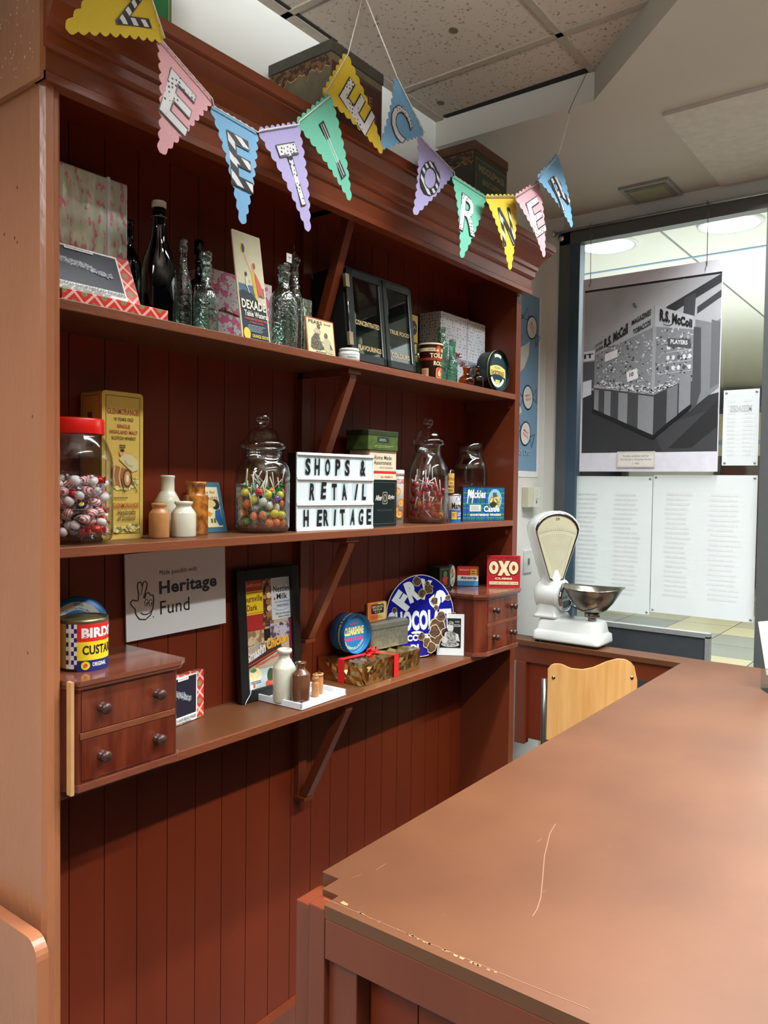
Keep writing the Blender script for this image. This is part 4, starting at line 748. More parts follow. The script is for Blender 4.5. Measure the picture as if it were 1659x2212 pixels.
# framed adverts
t=thing('picture_frame','black framed collage of colourful old food adverts behind the white tray','picture',(.672,.176,Z3+.001),0,R(-4)); w,h=.258,.388; fb=mat('black_frame',(20,22,23),.3); b_=.034
mb=MB(); mb.box(0,b_,-.004,.016,0,h,fb);mb.box(w-b_,w,-.004,.016,0,h,fb);mb.box(b_,w-b_,-.004,.016,0,b_,fb);mb.box(b_,w-b_,-.004,.016,h-b_,h,fb);mb.box(b_,w-b_,.008,.016,b_,h-b_,fb); mb.build('frame',t,bevel=.003)
X=lambda f:b_+(w-2*b_)*f; Zf=lambda f:b_+(h-2*b_)*f; A=Art()
A.rect(X(0),Zf(0),X(1),Zf(1),ink(196,176,150)); A.rect(X(0),Zf(.53),X(.42),Zf(1),ink(176,38,34)); A.rect(X(.38),Zf(.55),X(.62),Zf(1),mat('chocolate_nuts',(78,46,34),.4,rgb2=(190,140,90),scale=70,v2=(.48,.6))); A.text('Cadburys',X(.0),Zf(.93),X(.36),Zf(.975),ink(226,180,90),.01,.15)
A.rect(X(0),Zf(.68),X(.40),Zf(.90),ink(240,196,30)); A.line([(X(0),Zf(.885)),(X(.4),Zf(.885))],.0012,blackm); A.line([(X(0),Zf(.695)),(X(.4),Zf(.695))],.0012,blackm); A.text('ournville',X(.01),Zf(.80),X(.38),Zf(.86),blackm,.01); A.text('Dark',X(.05),Zf(.72),X(.27),Zf(.775),blackm,.01)
A.rect(X(.58),Zf(.60),X(1),Zf(1),ink(208,214,216)); A.rect(X(.60),Zf(.92),X(1),Zf(.985),ink(190,192,190)); A.text('Nestles',X(.63),Zf(.86),X(.99),Zf(.92),blackm,.02); A.text('Milk',X(.70),Zf(.79),X(.94),Zf(.845),blackm,.02); A.text('FULL CREAM CONDENSED',X(.66),Zf(.755),X(.99),Zf(.775),ink(90,140,190),.01); A.text('SWEETENED',X(.70),Zf(.715),X(.97),Zf(.74),ink(60,80,120),.01); A.arc(X(.80),Zf(.72),.034,.012,190,350,.001,ink(100,120,140)); A.text('Kids love the taste',X(.66),Zf(.645),X(.98),Zf(.665),blackm,0); A.text('what it makes',X(.72),Zf(.615),X(.97),Zf(.635),blackm,0); A.ell(X(.65),Zf(.80),.003,.004,rd)
for i in range(5): A.ell(X(.50+.02*(i%2)),Zf(.66+.06*i),.010,.009,ink(226,200,160) if i%2 else ink(160,110,70))
A.rect(X(.0),Zf(.40),X(.5),Zf(.53),mat('kitchen_print',(150,116,80),.4,rgb2=(214,190,150),scale=50,v2=(.45,.55))); A.rect(X(.38),Zf(.42),X(.52),Zf(.53),blackm); A.rect(X(.52),Zf(.42),X(.96),Zf(.57),mat('flower_print',(196,186,196),.4,rgb2=(90,70,80),scale=60,v2=(.5,.6))); A.rect(X(.95),Zf(.2),X(1),Zf(.6),ink(120,30,60))
A.poly([(X(0),Zf(.19)),(X(.75),Zf(.32)),(X(.75),Zf(.42)),(X(0),Zf(.30))],ink(70,46,36))
A.tq('Smashn',(X(.0),Zf(.24)),(X(.40),Zf(.32)),(X(.40),Zf(.42)),(X(.0),Zf(.33)),ink(240,236,226),.05); A.tq('Chicken',(X(.42),Zf(.33)),(X(.92),Zf(.38)),(X(.90),Zf(.46)),(X(.42),Zf(.44)),ink(246,180,50),.05); A.tq('Cadburys',(X(.04),Zf(.36)),(X(.34),Zf(.405)),(X(.34),Zf(.43)),(X(.04),Zf(.39)),white,.01); A.tq('Champion Recipes',(X(.18),Zf(.185)),(X(.74),Zf(.265)),(X(.74),Zf(.295)),(X(.18),Zf(.225)),ink(226,70,40),.03); A.line([(X(0),Zf(.215)),(X(.78),Zf(.335))],.003,ink(226,70,40))
A.rect(X(0),Zf(0),X(.95),Zf(.17),ink(186,200,206)); A.ell(X(.16),Zf(.12),.026,.022,mat('mash_print',(232,222,170),.4,var=.12,scale=90)); A.ell(X(.12),Zf(.17),.012,.006,ink(100,130,60)); A.ell(X(.48),Zf(.09),.014,.022,ink(50,76,40)); A.ell(X(.62),Zf(.10),.022,.026,ink(110,60,44)); A.ell(X(.42),Zf(.02),.010,.010,ink(206,84,50)); A.ell(X(.5),Zf(.015),.010,.009,ink(214,96,60)); A.ell(X(.1),Zf(.025),.012,.010,ink(230,230,224)); A.ell(X(.12),Zf(.03),.005,.008,ink(190,120,60)); A.lines(X(.05),Zf(.045),X(.3),Zf(.075),2,ink(60,100,160),6)
MB().art(A,front(.0078)).build('advert_collage',t); mb=MB(); mb.tube([(b_+.002,-.006,b_+.012),(b_-.003,-.008,b_-.008),(.016,-.009,.012),(.006,-.010,.0)],.0012,ink(214,220,222)); mb.build('loose_thread',t,label='white thread hanging from frame corner')
# tray and stoneware bottles
t=thing('square_tray','square white tray at the front of the lowest shelf holding four stoneware bottles','tray',(.842,.110,Z3+.001),R(2)); mb=MB(); s=.1025; wt=mat('white_tray',(222,228,230),.3,var=.01)
mb.box(-s,s,-s,s,0,.005,wt);
for a,b,c,d_ in((-s,s,-s,-s+.007),(-s,s,s-.007,s),(-s,-s+.007,-s,s),(s-.007,s,-s,s)): mb.box(a,b,c,d_,.004,.019,wt)
mb.build('tray',t,bevel=.0015)
zz=Z3+.0062
stone('ink_flagon','tall cream stoneware bottle with ringed neck standing on the white tray',(.768,.098,zz),[(0,.003),(.031,0),(.0335,.004),(.0335,.098),(.032,.103),(.020,.122),(.016,.128),(.0155,.140),(.021,.143),(.0225,.149),(.021,.154),(.014,.155),(.013,.14)],stc,'bottle')
stone('ink_flagon','dark brown stoneware bottle with flared lip at the front of the white tray',(.772,.036,zz),[(0,.003),(.0255,0),(.027,.003),(.027,.088),(.0255,.092),(.014,.103),(.0125,.107),(.0120,.116),(.0165,.121),(.0160,.124),(.010,.124),(.009,.11)],stn,'bottle')
stone('stoneware_bottle','tiny tan brown stoneware bottle, nearer of two small ones on the tray',(.862,.060,zz),[(0,.002),(.0105,0),(.0115,.003),(.0115,.038),(.0108,.042),(.007,.047),(.0068,.050),(.0105,.054),(.0105,.058),(.0085,.060),(.0085,.062),(.0092,.064),(.0088,.068),(.004,.068)],stb,'bottle')
stone('stoneware_bottle','tiny tan stoneware pot, farther of two small ones on the tray',(.895,.075,zz),[(0,.002),(.0115,0),(.0125,.003),(.0125,.050),(.011,.054),(.0135,.056),(.0135,.062),(.008,.062)],stb,'bottle')
# gold parcel
gold=mat('gold_foil_wrap',(226,196,128),.24,1,rgb2=(206,176,112),scale=12,v2=(.3,.7),bump=.35,bscale=12,detail=1,bdist=.006)
t=thing('gold_parcel','flat parcel wrapped in gold foil, tied with red ribbon, on the lowest shelf','parcel',(1.056,.036,Z3+.001)); w,d,h=.324,.188,.072
q=random.Random(2); nx,ny,nz=22,12,5
def gp_(i,j,k): 
    x,y,z=w*i/nx,d*j/ny,h*k/nz; e=.0042; edge=(i in(0,nx))+(j in(0,ny))+(k in(0,nz))
    rr=random.Random(i*977+j*31+k*7); o=e if edge<2 else e*.35
    return (x+rr.uniform(-o,o)*(i in(0,nx)),y+rr.uniform(-o,o)*(j in(0,ny)),max(0,z+rr.uniform(-o,o)*(k in(0,nz))*(k>0)))
vid={}
def V(i,j,k):
    if (i,j,k) not in vid: vid[(i,j,k)]=len(vl); vl.append(gp_(i,j,k))
    return vid[(i,j,k)]
vl=[];fl_=[]
for i in range(nx):
    for j in range(ny): fl_+= [(V(i,j,0),V(i,j+1,0),V(i+1,j+1,0),V(i+1,j,0)),(V(i,j,nz),V(i+1,j,nz),V(i+1,j+1,nz),V(i,j+1,nz))]
    for k in range(nz): fl_+= [(V(i,0,k),V(i+1,0,k),V(i+1,0,k+1),V(i,0,k+1)),(V(i,ny,k),V(i,ny,k+1),V(i+1,ny,k+1),V(i+1,ny,k))]
for j in range(ny):
    for k in range(nz): fl_+= [(V(0,j,k),V(0,j,k+1),V(0,j+1,k+1),V(0,j+1,k)),(V(nx,j,k),V(nx,j+1,k),V(nx,j+1,k+1),V(nx,j,k+1))]
mb=MB(); mb.add(vl,fl_,gold); mb.add([(0,0,h),(-.006,-.004,h*.4),(.02,-.003,.0),(.05,-.001,h*.5)],[(0,1,2,3)],gold); mb.build('wrapped_box',t)
rr_=mat('red_ribbon',(214,30,34),.45,bump=.3,bscale=600); mb=MB(); e=.0045
mb.box(.165,.19,-e,-e+.001,0,h+e,rr_); mb.box(-e,-e+.001,.072,.098,0,h+e,rr_)
mb.add([(.165,-e,h+e),(.19,-e,h+e),(.148,.075,h+e),(.126,.075,h+e)],[(0,1,2,3)],rr_); mb.add([(-e,.072,h+e),(-e,.098,h+e),(.13,.082,h+e+.001),(.13,.062,h+e+.001)],[(0,3,2,1)],rr_)
mb.add([(.13,.07,h+e),(.14,.08,h+e+.02),(.155,.09,h+e+.016),(.14,.07,h+e)],[(0,1,2,3)],rr_)
for s in(-1,1):
    pts_=[Vector((.136+s*.0,.072,h+.008)),Vector((.136+s*.014,.070+s*.004,h+.022)),Vector((.136+s*.030,.070+s*.006,h+.020)),Vector((.136+s*.026,.068,h+.008)),Vector((.136,.070,h+.006))]
    mb.tube(pts_,.007,rr_,6,flat=.25)
mb.tube([(.128,.070,h+.010),(.136,.066,h+.016),(.146,.070,h+.010)],.006,rr_,8); mb.tube([(.13,.066,h+.008),(.10,.052,h+.008),(.085,.046,h+.006)],.008,rr_,6,flat=.2)
mb.build('ribbon',t,label='red ribbon with bow')
zg=Z3+.0765+.0015
# polish tin
r=.066
t=thing('polish_tin','round blue polish tin with yellow letters standing on edge on the gold parcel','tin',(1.150,.150,zg+.0665),R(-4)); mb=MB(); mb.lathe([(0,0),(r-.003,0),(r,.003),(r,.020)][:4],bt,56,RM).lathe([(r-.0015,-.0),(r-.0015,-.05),(0,-.05)],bt,56,RM).lathe([(r,.003),(r,-.016),(r-.0015,-.017)],ink(24,84,140,.35),56,RM); mb.build('body',t)
A=Art(); A.ell(0,0,r-.002,r-.002,ink(38,140,190,.3),48); A.ell(0,0,r-.0035,r-.0035,ink(30,120,176,.3),48); A.text('wilkies',-.022,.028,.022,.038,ink(200,60,100),.02,.2); A.text('CLEARSHINE',-.046,-.006,.048,.022,ink(228,220,120),.05); A.text('WAX POLISH',-.046,-.026,.046,-.012,ink(214,60,110),.05); A.at('FOR FURNITURE & FLOORS',0,0,.056,.009,-150,-30,ink(220,214,150),.03)
MB().art(A,front(-.0002)).build('printed_lid',t); A=Art(); A.text('FLOORS & CLEARSHINE & FLOORS',-.10,-.013,.10,-.005,ink(210,206,130),.02)
MB().art(A,lambda a,b,l:(-(r+.0004+l)*math.cos(a/r),-b-.004,(r+.0004+l)*math.sin(a/r))).build('rim_lettering',t)
# grey tin
t=thing('grey_tin','plain dull grey metal box with fitted lid standing on the gold parcel','tin',(1.215,.122,zg),R(-6)); w,d,h=.190,.082,.086; gm=mat('dull_grey_tin',(128,130,116),.45,.5,rgb2=(104,108,98),scale=60,v2=(.35,.65),bump=.3,bscale=400)
MB().prism(rrect(w,d,.010,4,w/2,d/2),0,h-.014,gm).build('body',t); MB().prism(rrect(w+.004,d+.004,.011,4,w/2,d/2),h-.016,h,mat('grey_tin_lid',(112,114,102),.45,.5,var=.1)).build('lid',t,bevel=.003)
t=thing('pastille_tin','small orange and cream tin lettered Pastilles, standing on the grey tin','tin',(1.252,.170,zg+.0865),R(-4)); w,h,d=.098,.066,.019
A=Art(); A.rect(.005,.003,w*.52,h-.003,ink(226,100,36)); A.rect(w*.52,.003,w-.005,h-.003,ink(220,200,120)); A.poly(rrect(.066,.032,.005,3,w/2,.042),blackm); A.text('GEES LINCTUS',.020,.046,.078,.054,cream,.02); A.text('PASTILLES',.026,.036,.072,.0435,cream,.02); A.text('B P C',.036,.029,.062,.0335,cream,.01); A.lines(.014,.008,.085,.020,3,ink(160,90,40),3)
MB().prism(rrect(w,h,.009,4,w/2,h/2),0,.007,ink(226,150,70),ax='y').art(A,front(0)).build('lid',t,bevel=.001); MB().prism(rrect(w-.003,h-.003,.008,4,w/2,h/2),.0072,d,steel,ax='y').build('body',t)
# enamel sign
t=thing('enamel_sign','large round blue enamel chocolate sign with white letters and rusted edge','sign',(1.528,.138,Z3+.157),R(-27),0); t.rotation_euler=(R(-5),0,R(-27))
rust=mat('rusted_iron',(104,74,44),.85,rgb2=(58,44,34),scale=110,v2=(.4,.6),bump=1,bscale=260); en=ink(24,26,130,.12); wh=ink(222,232,232,.15); RR=.154
def dr(a): # ragged outline : the lower right is eaten away
    d=math.degrees(a)%360; k=1
    if d>282 or d<5: k=1-.20*math.sin(PI*((d-282 if d>=282 else d+78)/83))
    return RR*(k+.010*math.sin(9*a)*(d>270 or d<20))
ol=[(dr(2*PI*i/90)*.94*math.cos(2*PI*i/90),dr(2*PI*i/90)*math.sin(2*PI*i/90)) for i in range(90)]
MB().prism(ol,0,.003,rust,ax='y').build('iron_plate',t,label='rusted iron plate')
A=Art(); il=[]
for i in range(120):
    a=2*PI*i/120; d=math.degrees(a); k=.985; rr2=random.Random(i)
    if d>292 or d<352*0+8: k=.985
    if 285<d<360: k=(.80-.24*math.sin(PI*(d-285)/75))+.04*rr2.random()
    il.append((RR*.94*k*math.cos(a),RR*k*math.sin(a)))
A.poly(il,wh); A.poly([(x*.985,z*.985) for x,z in il],en)
for ch,a,sz in(('F',143,1),('R',110,1.05),('Y',77,1),('S',36,1)):
    th=R(a); tw=th-PI/2; cx,cz=RR*.64*math.cos(th)*.94,RR*.64*math.sin(th); ww,hh=.050*sz,.076*sz
    def f(p,q_,cx=cx,cz=cz,tw=tw,ww=ww,hh=hh):
        x,z=(p-.5)*ww,(q_-.5)*hh; return (cx+x*math.cos(tw)-z*math.sin(tw),cz+x*math.sin(tw)+z*math.cos(tw))
    A.text(ch,0,0,0,0,wh,.07,fn=f); A.l-=1
A.l+=1; A.text('CHOCOLATE',-RR*.90,-.056,RR*.86,.022,ink(60,70,160,.15),.09); A.text('CHOCOLATE',-RR*.90,-.054,RR*.86,.020,wh,.05); A.text('COFFEE',-.06,-.092,.055,-.068,wh,.05); A.text('DI',-.045,-.128,-.012,-.104,wh,.05); A.ell(-.02,-.061,.022,.005,wh)
for cx,cz,rr2,sd_ in((-.012,.128,.019,1),(.035,.098,.022,2),(.008,.082,.018,3),(-.128,.070,.013,4),(-.108,.026,.011,5),(.060,.052,.017,6),(.066,.026,.011,7),(.118,.060,.012,8),(-.07,-.018,.016,9),(.0,-.078,.018,10),(.022,-.100,.020,11),(.070,-.040,.034,12),(.085,-.010,.022,13),(.062,-.085,.030,14),(.138,-.008,.016,15),(.04,-.12,.022,16),(.056,-.062,.026,17),(.030,.118,.010,18)):
    if math.hypot(cx,cz)+rr2*.8<RR: A.blob(cx,cz,rr2*1.14,ink(214,190,150,.5),sd_,16,.35); A.blob(cx,cz,rr2,rust,sd_,16,.35)
MB().art(A,front(0)).build('enamel_face',t)
# cocoa card
t=thing('cocoa_card','small black and white cocoa advert card, leaning by the right drawer box','card',(1.602,.112,Z3+.001),R(-57),R(0)); t.rotation_euler=(R(-3),0,R(-57)); w,h=.102,.156
A=Art(); A.rect(.010,.028,w-.012,h-.016,ink(26,26,28)); lg=ink(206,206,200); mg=mat('photo_greys',(170,170,164),.5,rgb2=(90,90,88),scale=160,v2=(.45,.6))
A.text('FRYS',.014,h-.034,.040,h-.024,lg,.02); A.text('PURE',.068,h-.032,.084,h-.026,lg,.01); A.text('COCOA',.062,h-.048,.088,h-.038,lg,.03); A.ell(.050,.104,.012,.015,lg); A.ell(.052,.122,.010,.008,mg); A.poly([(.03,.05),(.032,.085),(.044,.092),(.058,.092),(.074,.080),(.080,.055),(.06,.045)],mg); A.poly([(.070,.084),(.080,.080),(.086,.052),(.072,.058)],lg); A.poly([(.030,.085),(.036,.09),(.034,.06),(.026,.062)],lg); A.ell(.050,.042,.034,.010,lg); A.ell(.050,.043,.030,.008,mg); A.ell(.028,.058,.012,.012,lg)
MB().box(0,w,0,.004,0,h,ink(222,226,224)).art(A,front(0)).build('card',t)
# small tins on the right drawer box
zt=1.3525
t=thing('stock_cube_tin','square red tin with cream letters and word Cubes, right end of drawer box','tin',(1.892,.066,zt),R(-54)); w,h,d=.134,.126,.028; rx=mat('worn_red_print',(188,36,46),.35,rgb2=(150,28,36),scale=70,v2=(.35,.75)); cm=mat('worn_cream_print',(224,214,168),.4,var=.08,scale=80)
A=Art()
for a_,m_,g in((0,ink(60,30,24),.003),(1,cm,0)):
    for cx in(.027,.107): A.ell(cx,.078,.019+g,.026+g,m_)
    A.poly([(.045-g,.106+g),(.060,.106+g),(.068,.090),(.076,.106+g),(.092+g,.106+g),(.078,.076),(.094+g,.046-g),(.077,.046-g),(.068,.062),(.059,.046-g),(.043-g,.046-g),(.058,.076)],m_)
for cx in(.027,.107): A.ell(cx,.078,.006,.011,ink(60,30,24)); A.ell(cx,.078,.005,.010,rx)
A.text('CUBES',.032,.030,.102,.038,cm,.05); A.rect(.010,.010,.126,.022,cm); A.text('OXO CUBES GRAVY & BEEF DRINK',.013,.013,.123,.019,ink(150,40,40),.02); A.text('OXO IS A REAL BEEF DRINK',.012,.116,.122,.121,ink(70,20,20),.02)
MB().box(0,w,0,d,0,h,rx).art(A,front(0)).build('body',t,bevel=.0)
t=thing('plaster_tin','small red, white and blue plaster tin standing beside the red square tin','tin',(1.828,.168,zt),R(-56)); w,h,d=.088,.082,.024
A=Art(); A.rect(.002,.030,w-.002,h-.002,ink(216,54,34)); A.rect(.002,.018,w-.002,.044,white); A.rect(.002,.002,w-.002,.022,ink(60,140,190)); A.text('Elastoplast',.010,.062,.050,.070,white,.01); A.rect(.054,.044,.080,.070,ink(222,190,60)); A.lines(.057,.047,.077,.066,2,ink(120,90,30),2,words=2); A.text('Airstrip',.014,.026,.080,.040,blackm,.03,.1)
MB().prism(rrect(w,h,.009,4,w/2,h/2),0,d,steel,ax='y').art(A,front(0)).build('body',t,bevel=.001)
t=thing('ointment_tin','round pale green tin standing on edge behind the round blue enamel sign','tin',(1.772,.165,zt+.0465),R(18)); MB().lathe([(0,.010),(.044,.010),(.046,.007),(.046,-.010),(0,-.010)],ink(60,74,62,.35),44,RM).build('body',t)
A=Art(); A.ell(0,0,.042,.042,ink(206,216,200)); A.ell(-.01,.018,.012,.014,ink(190,90,60)); A.line([(-.028,-.010),(-.01,.002),(.0,-.004),(.020,.010)],.007,blackm); A.lines(-.02,-.034,.022,-.016,3,ink(60,70,60),4); MB().art(A,front(-.010)).build('printed_lid',t)
t=thing('tea_tin','small dark green square tin with red picture, behind round blue enamel sign','tin',(1.672,.150,zt),R(-6)); A=Art(); A.rect(.006,.008,.062,.080,ink(28,34,32)); A.frame(.006,.008,.062,.080,.001,ink(150,150,110)); A.blob(.034,.04,.02,ink(170,60,50),2,sy=.8); A.blob(.034,.06,.014,ink(70,120,50),3); A.rect(.018,.018,.05,.026,ink(150,50,40))
MB().box(0,.068,0,.05,0,.088,ink(34,44,38,.35)).art(A,front(0)).build('body',t,bevel=.0)
# ================================================================ boxes on top of the unit
ZT=2.7285
def bigtin(label,x,y,w,d,h,mside,mfront,lidm,txt,col,name='biscuit_tin',rot=0):
    t=thing(name,label,'tin',(x,y,ZT),rot,group='large square tins on top of the shelving unit')
    mb=MB(); mb.box(0,w,0,d,0,h-.02,mside); mb.box(.004,w-.004,-.0006,.0,.01,h-.055,mfront); A=Art(); q=random.Random(int(w*1000))
    for s,a,b,c,e in txt: A.text(s,a,b,c,e,col,.02)
    A.frame(.008,.014,w-.008,h-.06,.0015,col); mb.art(A,front(-.0006)); mb.build('body',t)
    mb=MB(); mb.box(-.004,w+.004,-.004,d+.004,h-.034,h,lidm); mb.build('lid',t,bevel=.003)
    return t
scrap=pattern('torn_paper_label',(112,78,44),(58,38,26),'noise',55,.5,.8)
ol_=mat('olive_brown_tin',(92,84,62),.5,.3,rgb2=(116,104,78),scale=14,v2=(.35,.7)); lidg=mat('grimy_grey_lid',(70,66,56),.5,.4,var=.15)
t=bigtin('large square tin with dark red front on top of the unit behind the yellow pennant',.835,.001,.238,.246,.292,ol_,mat('dark_red_japan',(74,26,24),.4,rgb2=(50,22,20),scale=12,v2=(.4,.7)),lidg,[('NE',.14,.175,.19,.20),('CCEB',.12,.125,.21,.15)],ink(112,84,60))
def torn(t,x,y0,y1,z0,z1,sd):
    q=random.Random(sd); n=24; pts=[(y0+(y1-y0)*i/n,z1) for i in range(n+1)]+[(y1-(y1-y0)*i/n,z0+.02*q.random()-(.012 if i%5==0 else 0)) for i in range(n+1)]
    A=Art(); A.poly([(a,b-.003) for a,b in pts],ink(186,140,84)); A.poly(pts,scrap); MB().art(A,lambda a,b,l:(-.0005-l,a,b)).build('torn_label',t,label='torn brown paper label')
torn(t,0,.004,.240,.212,.256,3)
dgr=mat('dark_green_japan',(24,48,36),.4,rgb2=(34,60,44),scale=20,v2=(.4,.7))
t=bigtin('square dark green tin at the right end on top of the unit, gilt lettering',1.632,.002,.246,.24,.292,mat('brown_green_side',(58,52,38),.5,.3,var=.15),dgr,mat('rusty_brown_lid',(88,58,40),.6,.3,var=.2),[('MIDDLEMASS',.03,.19,.225,.215),('BISCUITS',.06,.15,.19,.17)],ink(150,128,76))
torn(t,0,.004,.235,.210,.256,5); A=Art(); A.text('FINE 2/6 TIN',-.21,.225,-.05,.245,blackm,.03); MB().art(A,lambda a,b,l:(-.003-l,-a,b)).build('side_lettering',t)
t=bigtin('bright green square tin on top of the unit at the far left with gold lettering',.045,.010,.245,.23,.29,mat('pale_wall_side',(120,124,96),.5,.3),mat('bright_green_japan',(26,110,58),.4,var=.1),mat('green_lid',(30,90,52),.4,.2),[('CAKE',.15,.215,.225,.235),('IS ARE',.14,.17,.225,.19),('ING.',.165,.125,.225,.145)],ink(206,196,130))
# ================================================================ back wall right of the unit
t=thing('sweets_poster','tall pale blue sweets poster with wrapped sweet drawings on the white wall','poster',(2.46,.298,1.806)); w,h=.345,.905
A=Art(); A.rect(0,0,w,h,white); A.rect(0,.03,w-.018,h,mat('poster_blue',(122,158,184),.5,var=.02)); pw=ink(216,218,208); dn=ink(22,44,68)
A.text('Sweets',.02,.770,.150,.800,blackm,.03); A.ell(.10,.695,.030,.045,ink(216,190,70)); A.ell(.090,.680,.022,.030,ink(230,190,180)); A.poly([(.05,.62),(.11,.625),(.18,.65),(.225,.675),(.215,.60),(.17,.535),(.11,.50),(.06,.52)],pw); A.poly([(.0,.6),(.07,.60),(.10,.40),(.155,.32),(.10,.285),(.0,.27)],pw); A.ell(.06,.475,.035,.045,ink(206,40,44)); A.ell(.06,.475,.012,.02,pw)
for cx,cz,a in((.245,.745,-.7),(.215,.395,.15),(.195,.215,-.35)):
    c_,s_=math.cos(a),math.sin(a); tr_=lambda x,z:(cx+x*c_-z*s_,cz+x*s_+z*c_)
    for s in(-1,1): A.line([tr_(s*.048,0),tr_(s*.095,.038),tr_(s*.090,-.038),tr_(s*.048,0)],.005,dn)
    A.ell(cx,cz,.056,.062,dn,rot=a); A.ell(cx,cz,.049,.055,ink(226,226,218),rot=a); A.tq('MINT',tr_(-.026,.004),tr_(.026,.004),tr_(.026,.016),tr_(-.026,.016),rd,.02); A.tq('TREATS',tr_(-.03,-.016),tr_(.03,-.016),tr_(.03,-.004),tr_(-.03,-.004),rd,.02)
A.text('& SONS LTD',.02,.108,.25,.134,ink(160,184,196),.02); A.lines(.02,.088,.11,.094,1,dn,1)
MB().box(0,w,0,.0015,0,h,white).art(A,front(0)).build('sheet',t)
t=thing('thermostat','small cream thermostat box with a white dial plate on the wall below the sweets poster','thermostat',(2.636,.262,1.655)); MB().box(0,.125,0,.038,0,.102,ink(206,202,176)).build('housing',t,bevel=.003)
A=Art(); A.rect(0,0,.066,.098,ink(222,222,210)); A.rect(.014,.055,.040,.082,ink(206,202,180)); A.rect(.020,.060,.034,.078,ink(226,224,206)); A.rect(.022,.018,.034,.034,ink(90,100,84)); A.lines(.010,.038,.056,.044,1,ink(120,120,110),2); MB().box(.052,.122,-.003,0,.002,.100,ink(222,222,210)).art(A,lambda a,b,l:(.054+a,-.003-l,.001+b)).build('dial_plate',t)
t=thing('light_switch','white square light switch on the wall behind the weighing scale','switch',(2.665,.292,1.322)); MB().box(0,.088,0,.008,0,.118,ink(214,216,208)).build('plate',t,bevel=.003); MB().box(.038,.050,-.005,.001,.045,.075,ink(120,124,118)).build('rocker',t,label='grey rocker')
# ================================================================ window wall items
def onX(x): return lambda a,b,l:(x-l,-a,b)
t=thing('photo_poster','large black and white photograph of an old market sweet stall, hanging in the window','poster',(2.868,0,0)); 
y0,y1,z0,z1=-.100,.560,1.838,2.792
gg=lambda v:ink(min(235,int(v*1.16+4)),min(235,int(v*1.18+5)),min(238,int(v*1.2+7))); A=Art(); A.rect(y0,z0,y1,z1,ink(224,224,234)); px0,px1,pz0,pz1=y0+.010,y1-.004,z0+.092,z1-.056
PX=lambda f:px0+(px1-px0)*f; PZ=lambda f:pz0+(pz1-pz0)*f
def pq(l): return [(PX(a),PZ(b)) for a,b in l]
A.rect(px0,pz0,px1,pz1,gg(24)); A.rect(px0,pz0+.003,px1,pz1-.010,mat('photo_hall_grey',(184,186,190),.4,var=.10,scale=5))
A.poly(pq([(0,0),(1,0),(1,.33),(.84,.30),(.56,.16),(.1,.38),(0,.40)]),gg(42)); A.poly(pq([(.62,0),(1,0),(1,.25),(.55,.13)]),gg(52)); A.poly(pq([(.66,.02),(.99,.28),(1,.14),(.82,.02)]),gg(34))
A.poly(pq([(.62,.84),(1,.99),(1,.94),(.66,.80)]),gg(44)); A.poly(pq([(.74,.74),(.82,.74),(.83,.90),(.75,.88)]),gg(60)); A.poly(pq([(.84,.82),(1,.90),(1,.86),(.84,.78)]),gg(54)); A.poly(pq([(.37,.885),(.39,.89),(.41,.86),(.39,.855)]),gg(90)); 
for a,b in(((0,.72),(.3,.83)),((.2,.78),(.45,.86)),((.5,.93),(.75,.99))): A.line(pq([a,b]),.002,gg(150))
A.poly(pq([(.83,.25),(1,.36),(1,.74),(.95,.72),(.83,.75)]),gg(112)); A.poly(pq([(.80,.22),(.85,.26),(.88,.34),(.87,.70),(.82,.71)]),gg(66)); A.poly(pq([(.94,.35),(1,.38),(1,.72),(.94,.74)]),gg(92))
A.poly(pq([(.09,.665),(.54,.858),(.54,.735),(.09,.60)]),gg(150)); A.poly(pq([(.54,.858),(.82,.77),(.82,.695),(.54,.735)]),gg(164)); A.line(pq([(.54,.86),(.54,.735)]),.002,gg(110))
A.poly(pq([(.09,.60),(.54,.735),(.82,.695),(.82,.40),(.54,.36),(.09,.42)]),gg(118)); 
# goods on the stall
q=random.Random(17); A.l+=1; L1=A.l
for i in range(420):
    f=q.random(); 
    if f<.6: a=.10+.44*q.random(); lo=.41-.05*((a-.1)/.44); hi=.60+.12*((a-.1)/.44)
    else: a=.55+.26*q.random(); lo=.37+.04*((a-.55)/.26); hi=.72-.03*((a-.55)/.26)
    b=lo+(hi-lo)*q.random(); ww,hh=.003+.008*q.random(),.003+.007*q.random(); v=q.choice([40,60,90,150,175,190,205]); x,z=PX(a),PZ(b); A.rect(x,z,x+ww,z+hh,gg(v),1,L1+q.randint(0,2))
A.l=L1+3
for b in(.455,.515,.575,.63): A.line(pq([(.60,b),(.81,b+.008)]),.0022,gg(178)); A.l-=1
A.l+=1
for i in range(3):
    for j in range(5): A.ell(PX(.645+.038*j),PZ(.485+.06*i),.0075,.011,gg(196 if (i+j)%3 else 70),12); A.l-=1
A.l+=1
A.rect(PX(.53),PZ(.36),PX(.555),PZ(.735),gg(140)); A.poly(pq([(.64,.66),(.80,.64),(.80,.59),(.64,.61)]),gg(70)); A.tq('PLAYERS',(PX(.66),PZ(.625)),(PX(.78),PZ(.61)),(PX(.78),PZ(.635)),(PX(.66),PZ(.652)),gg(200),.04)
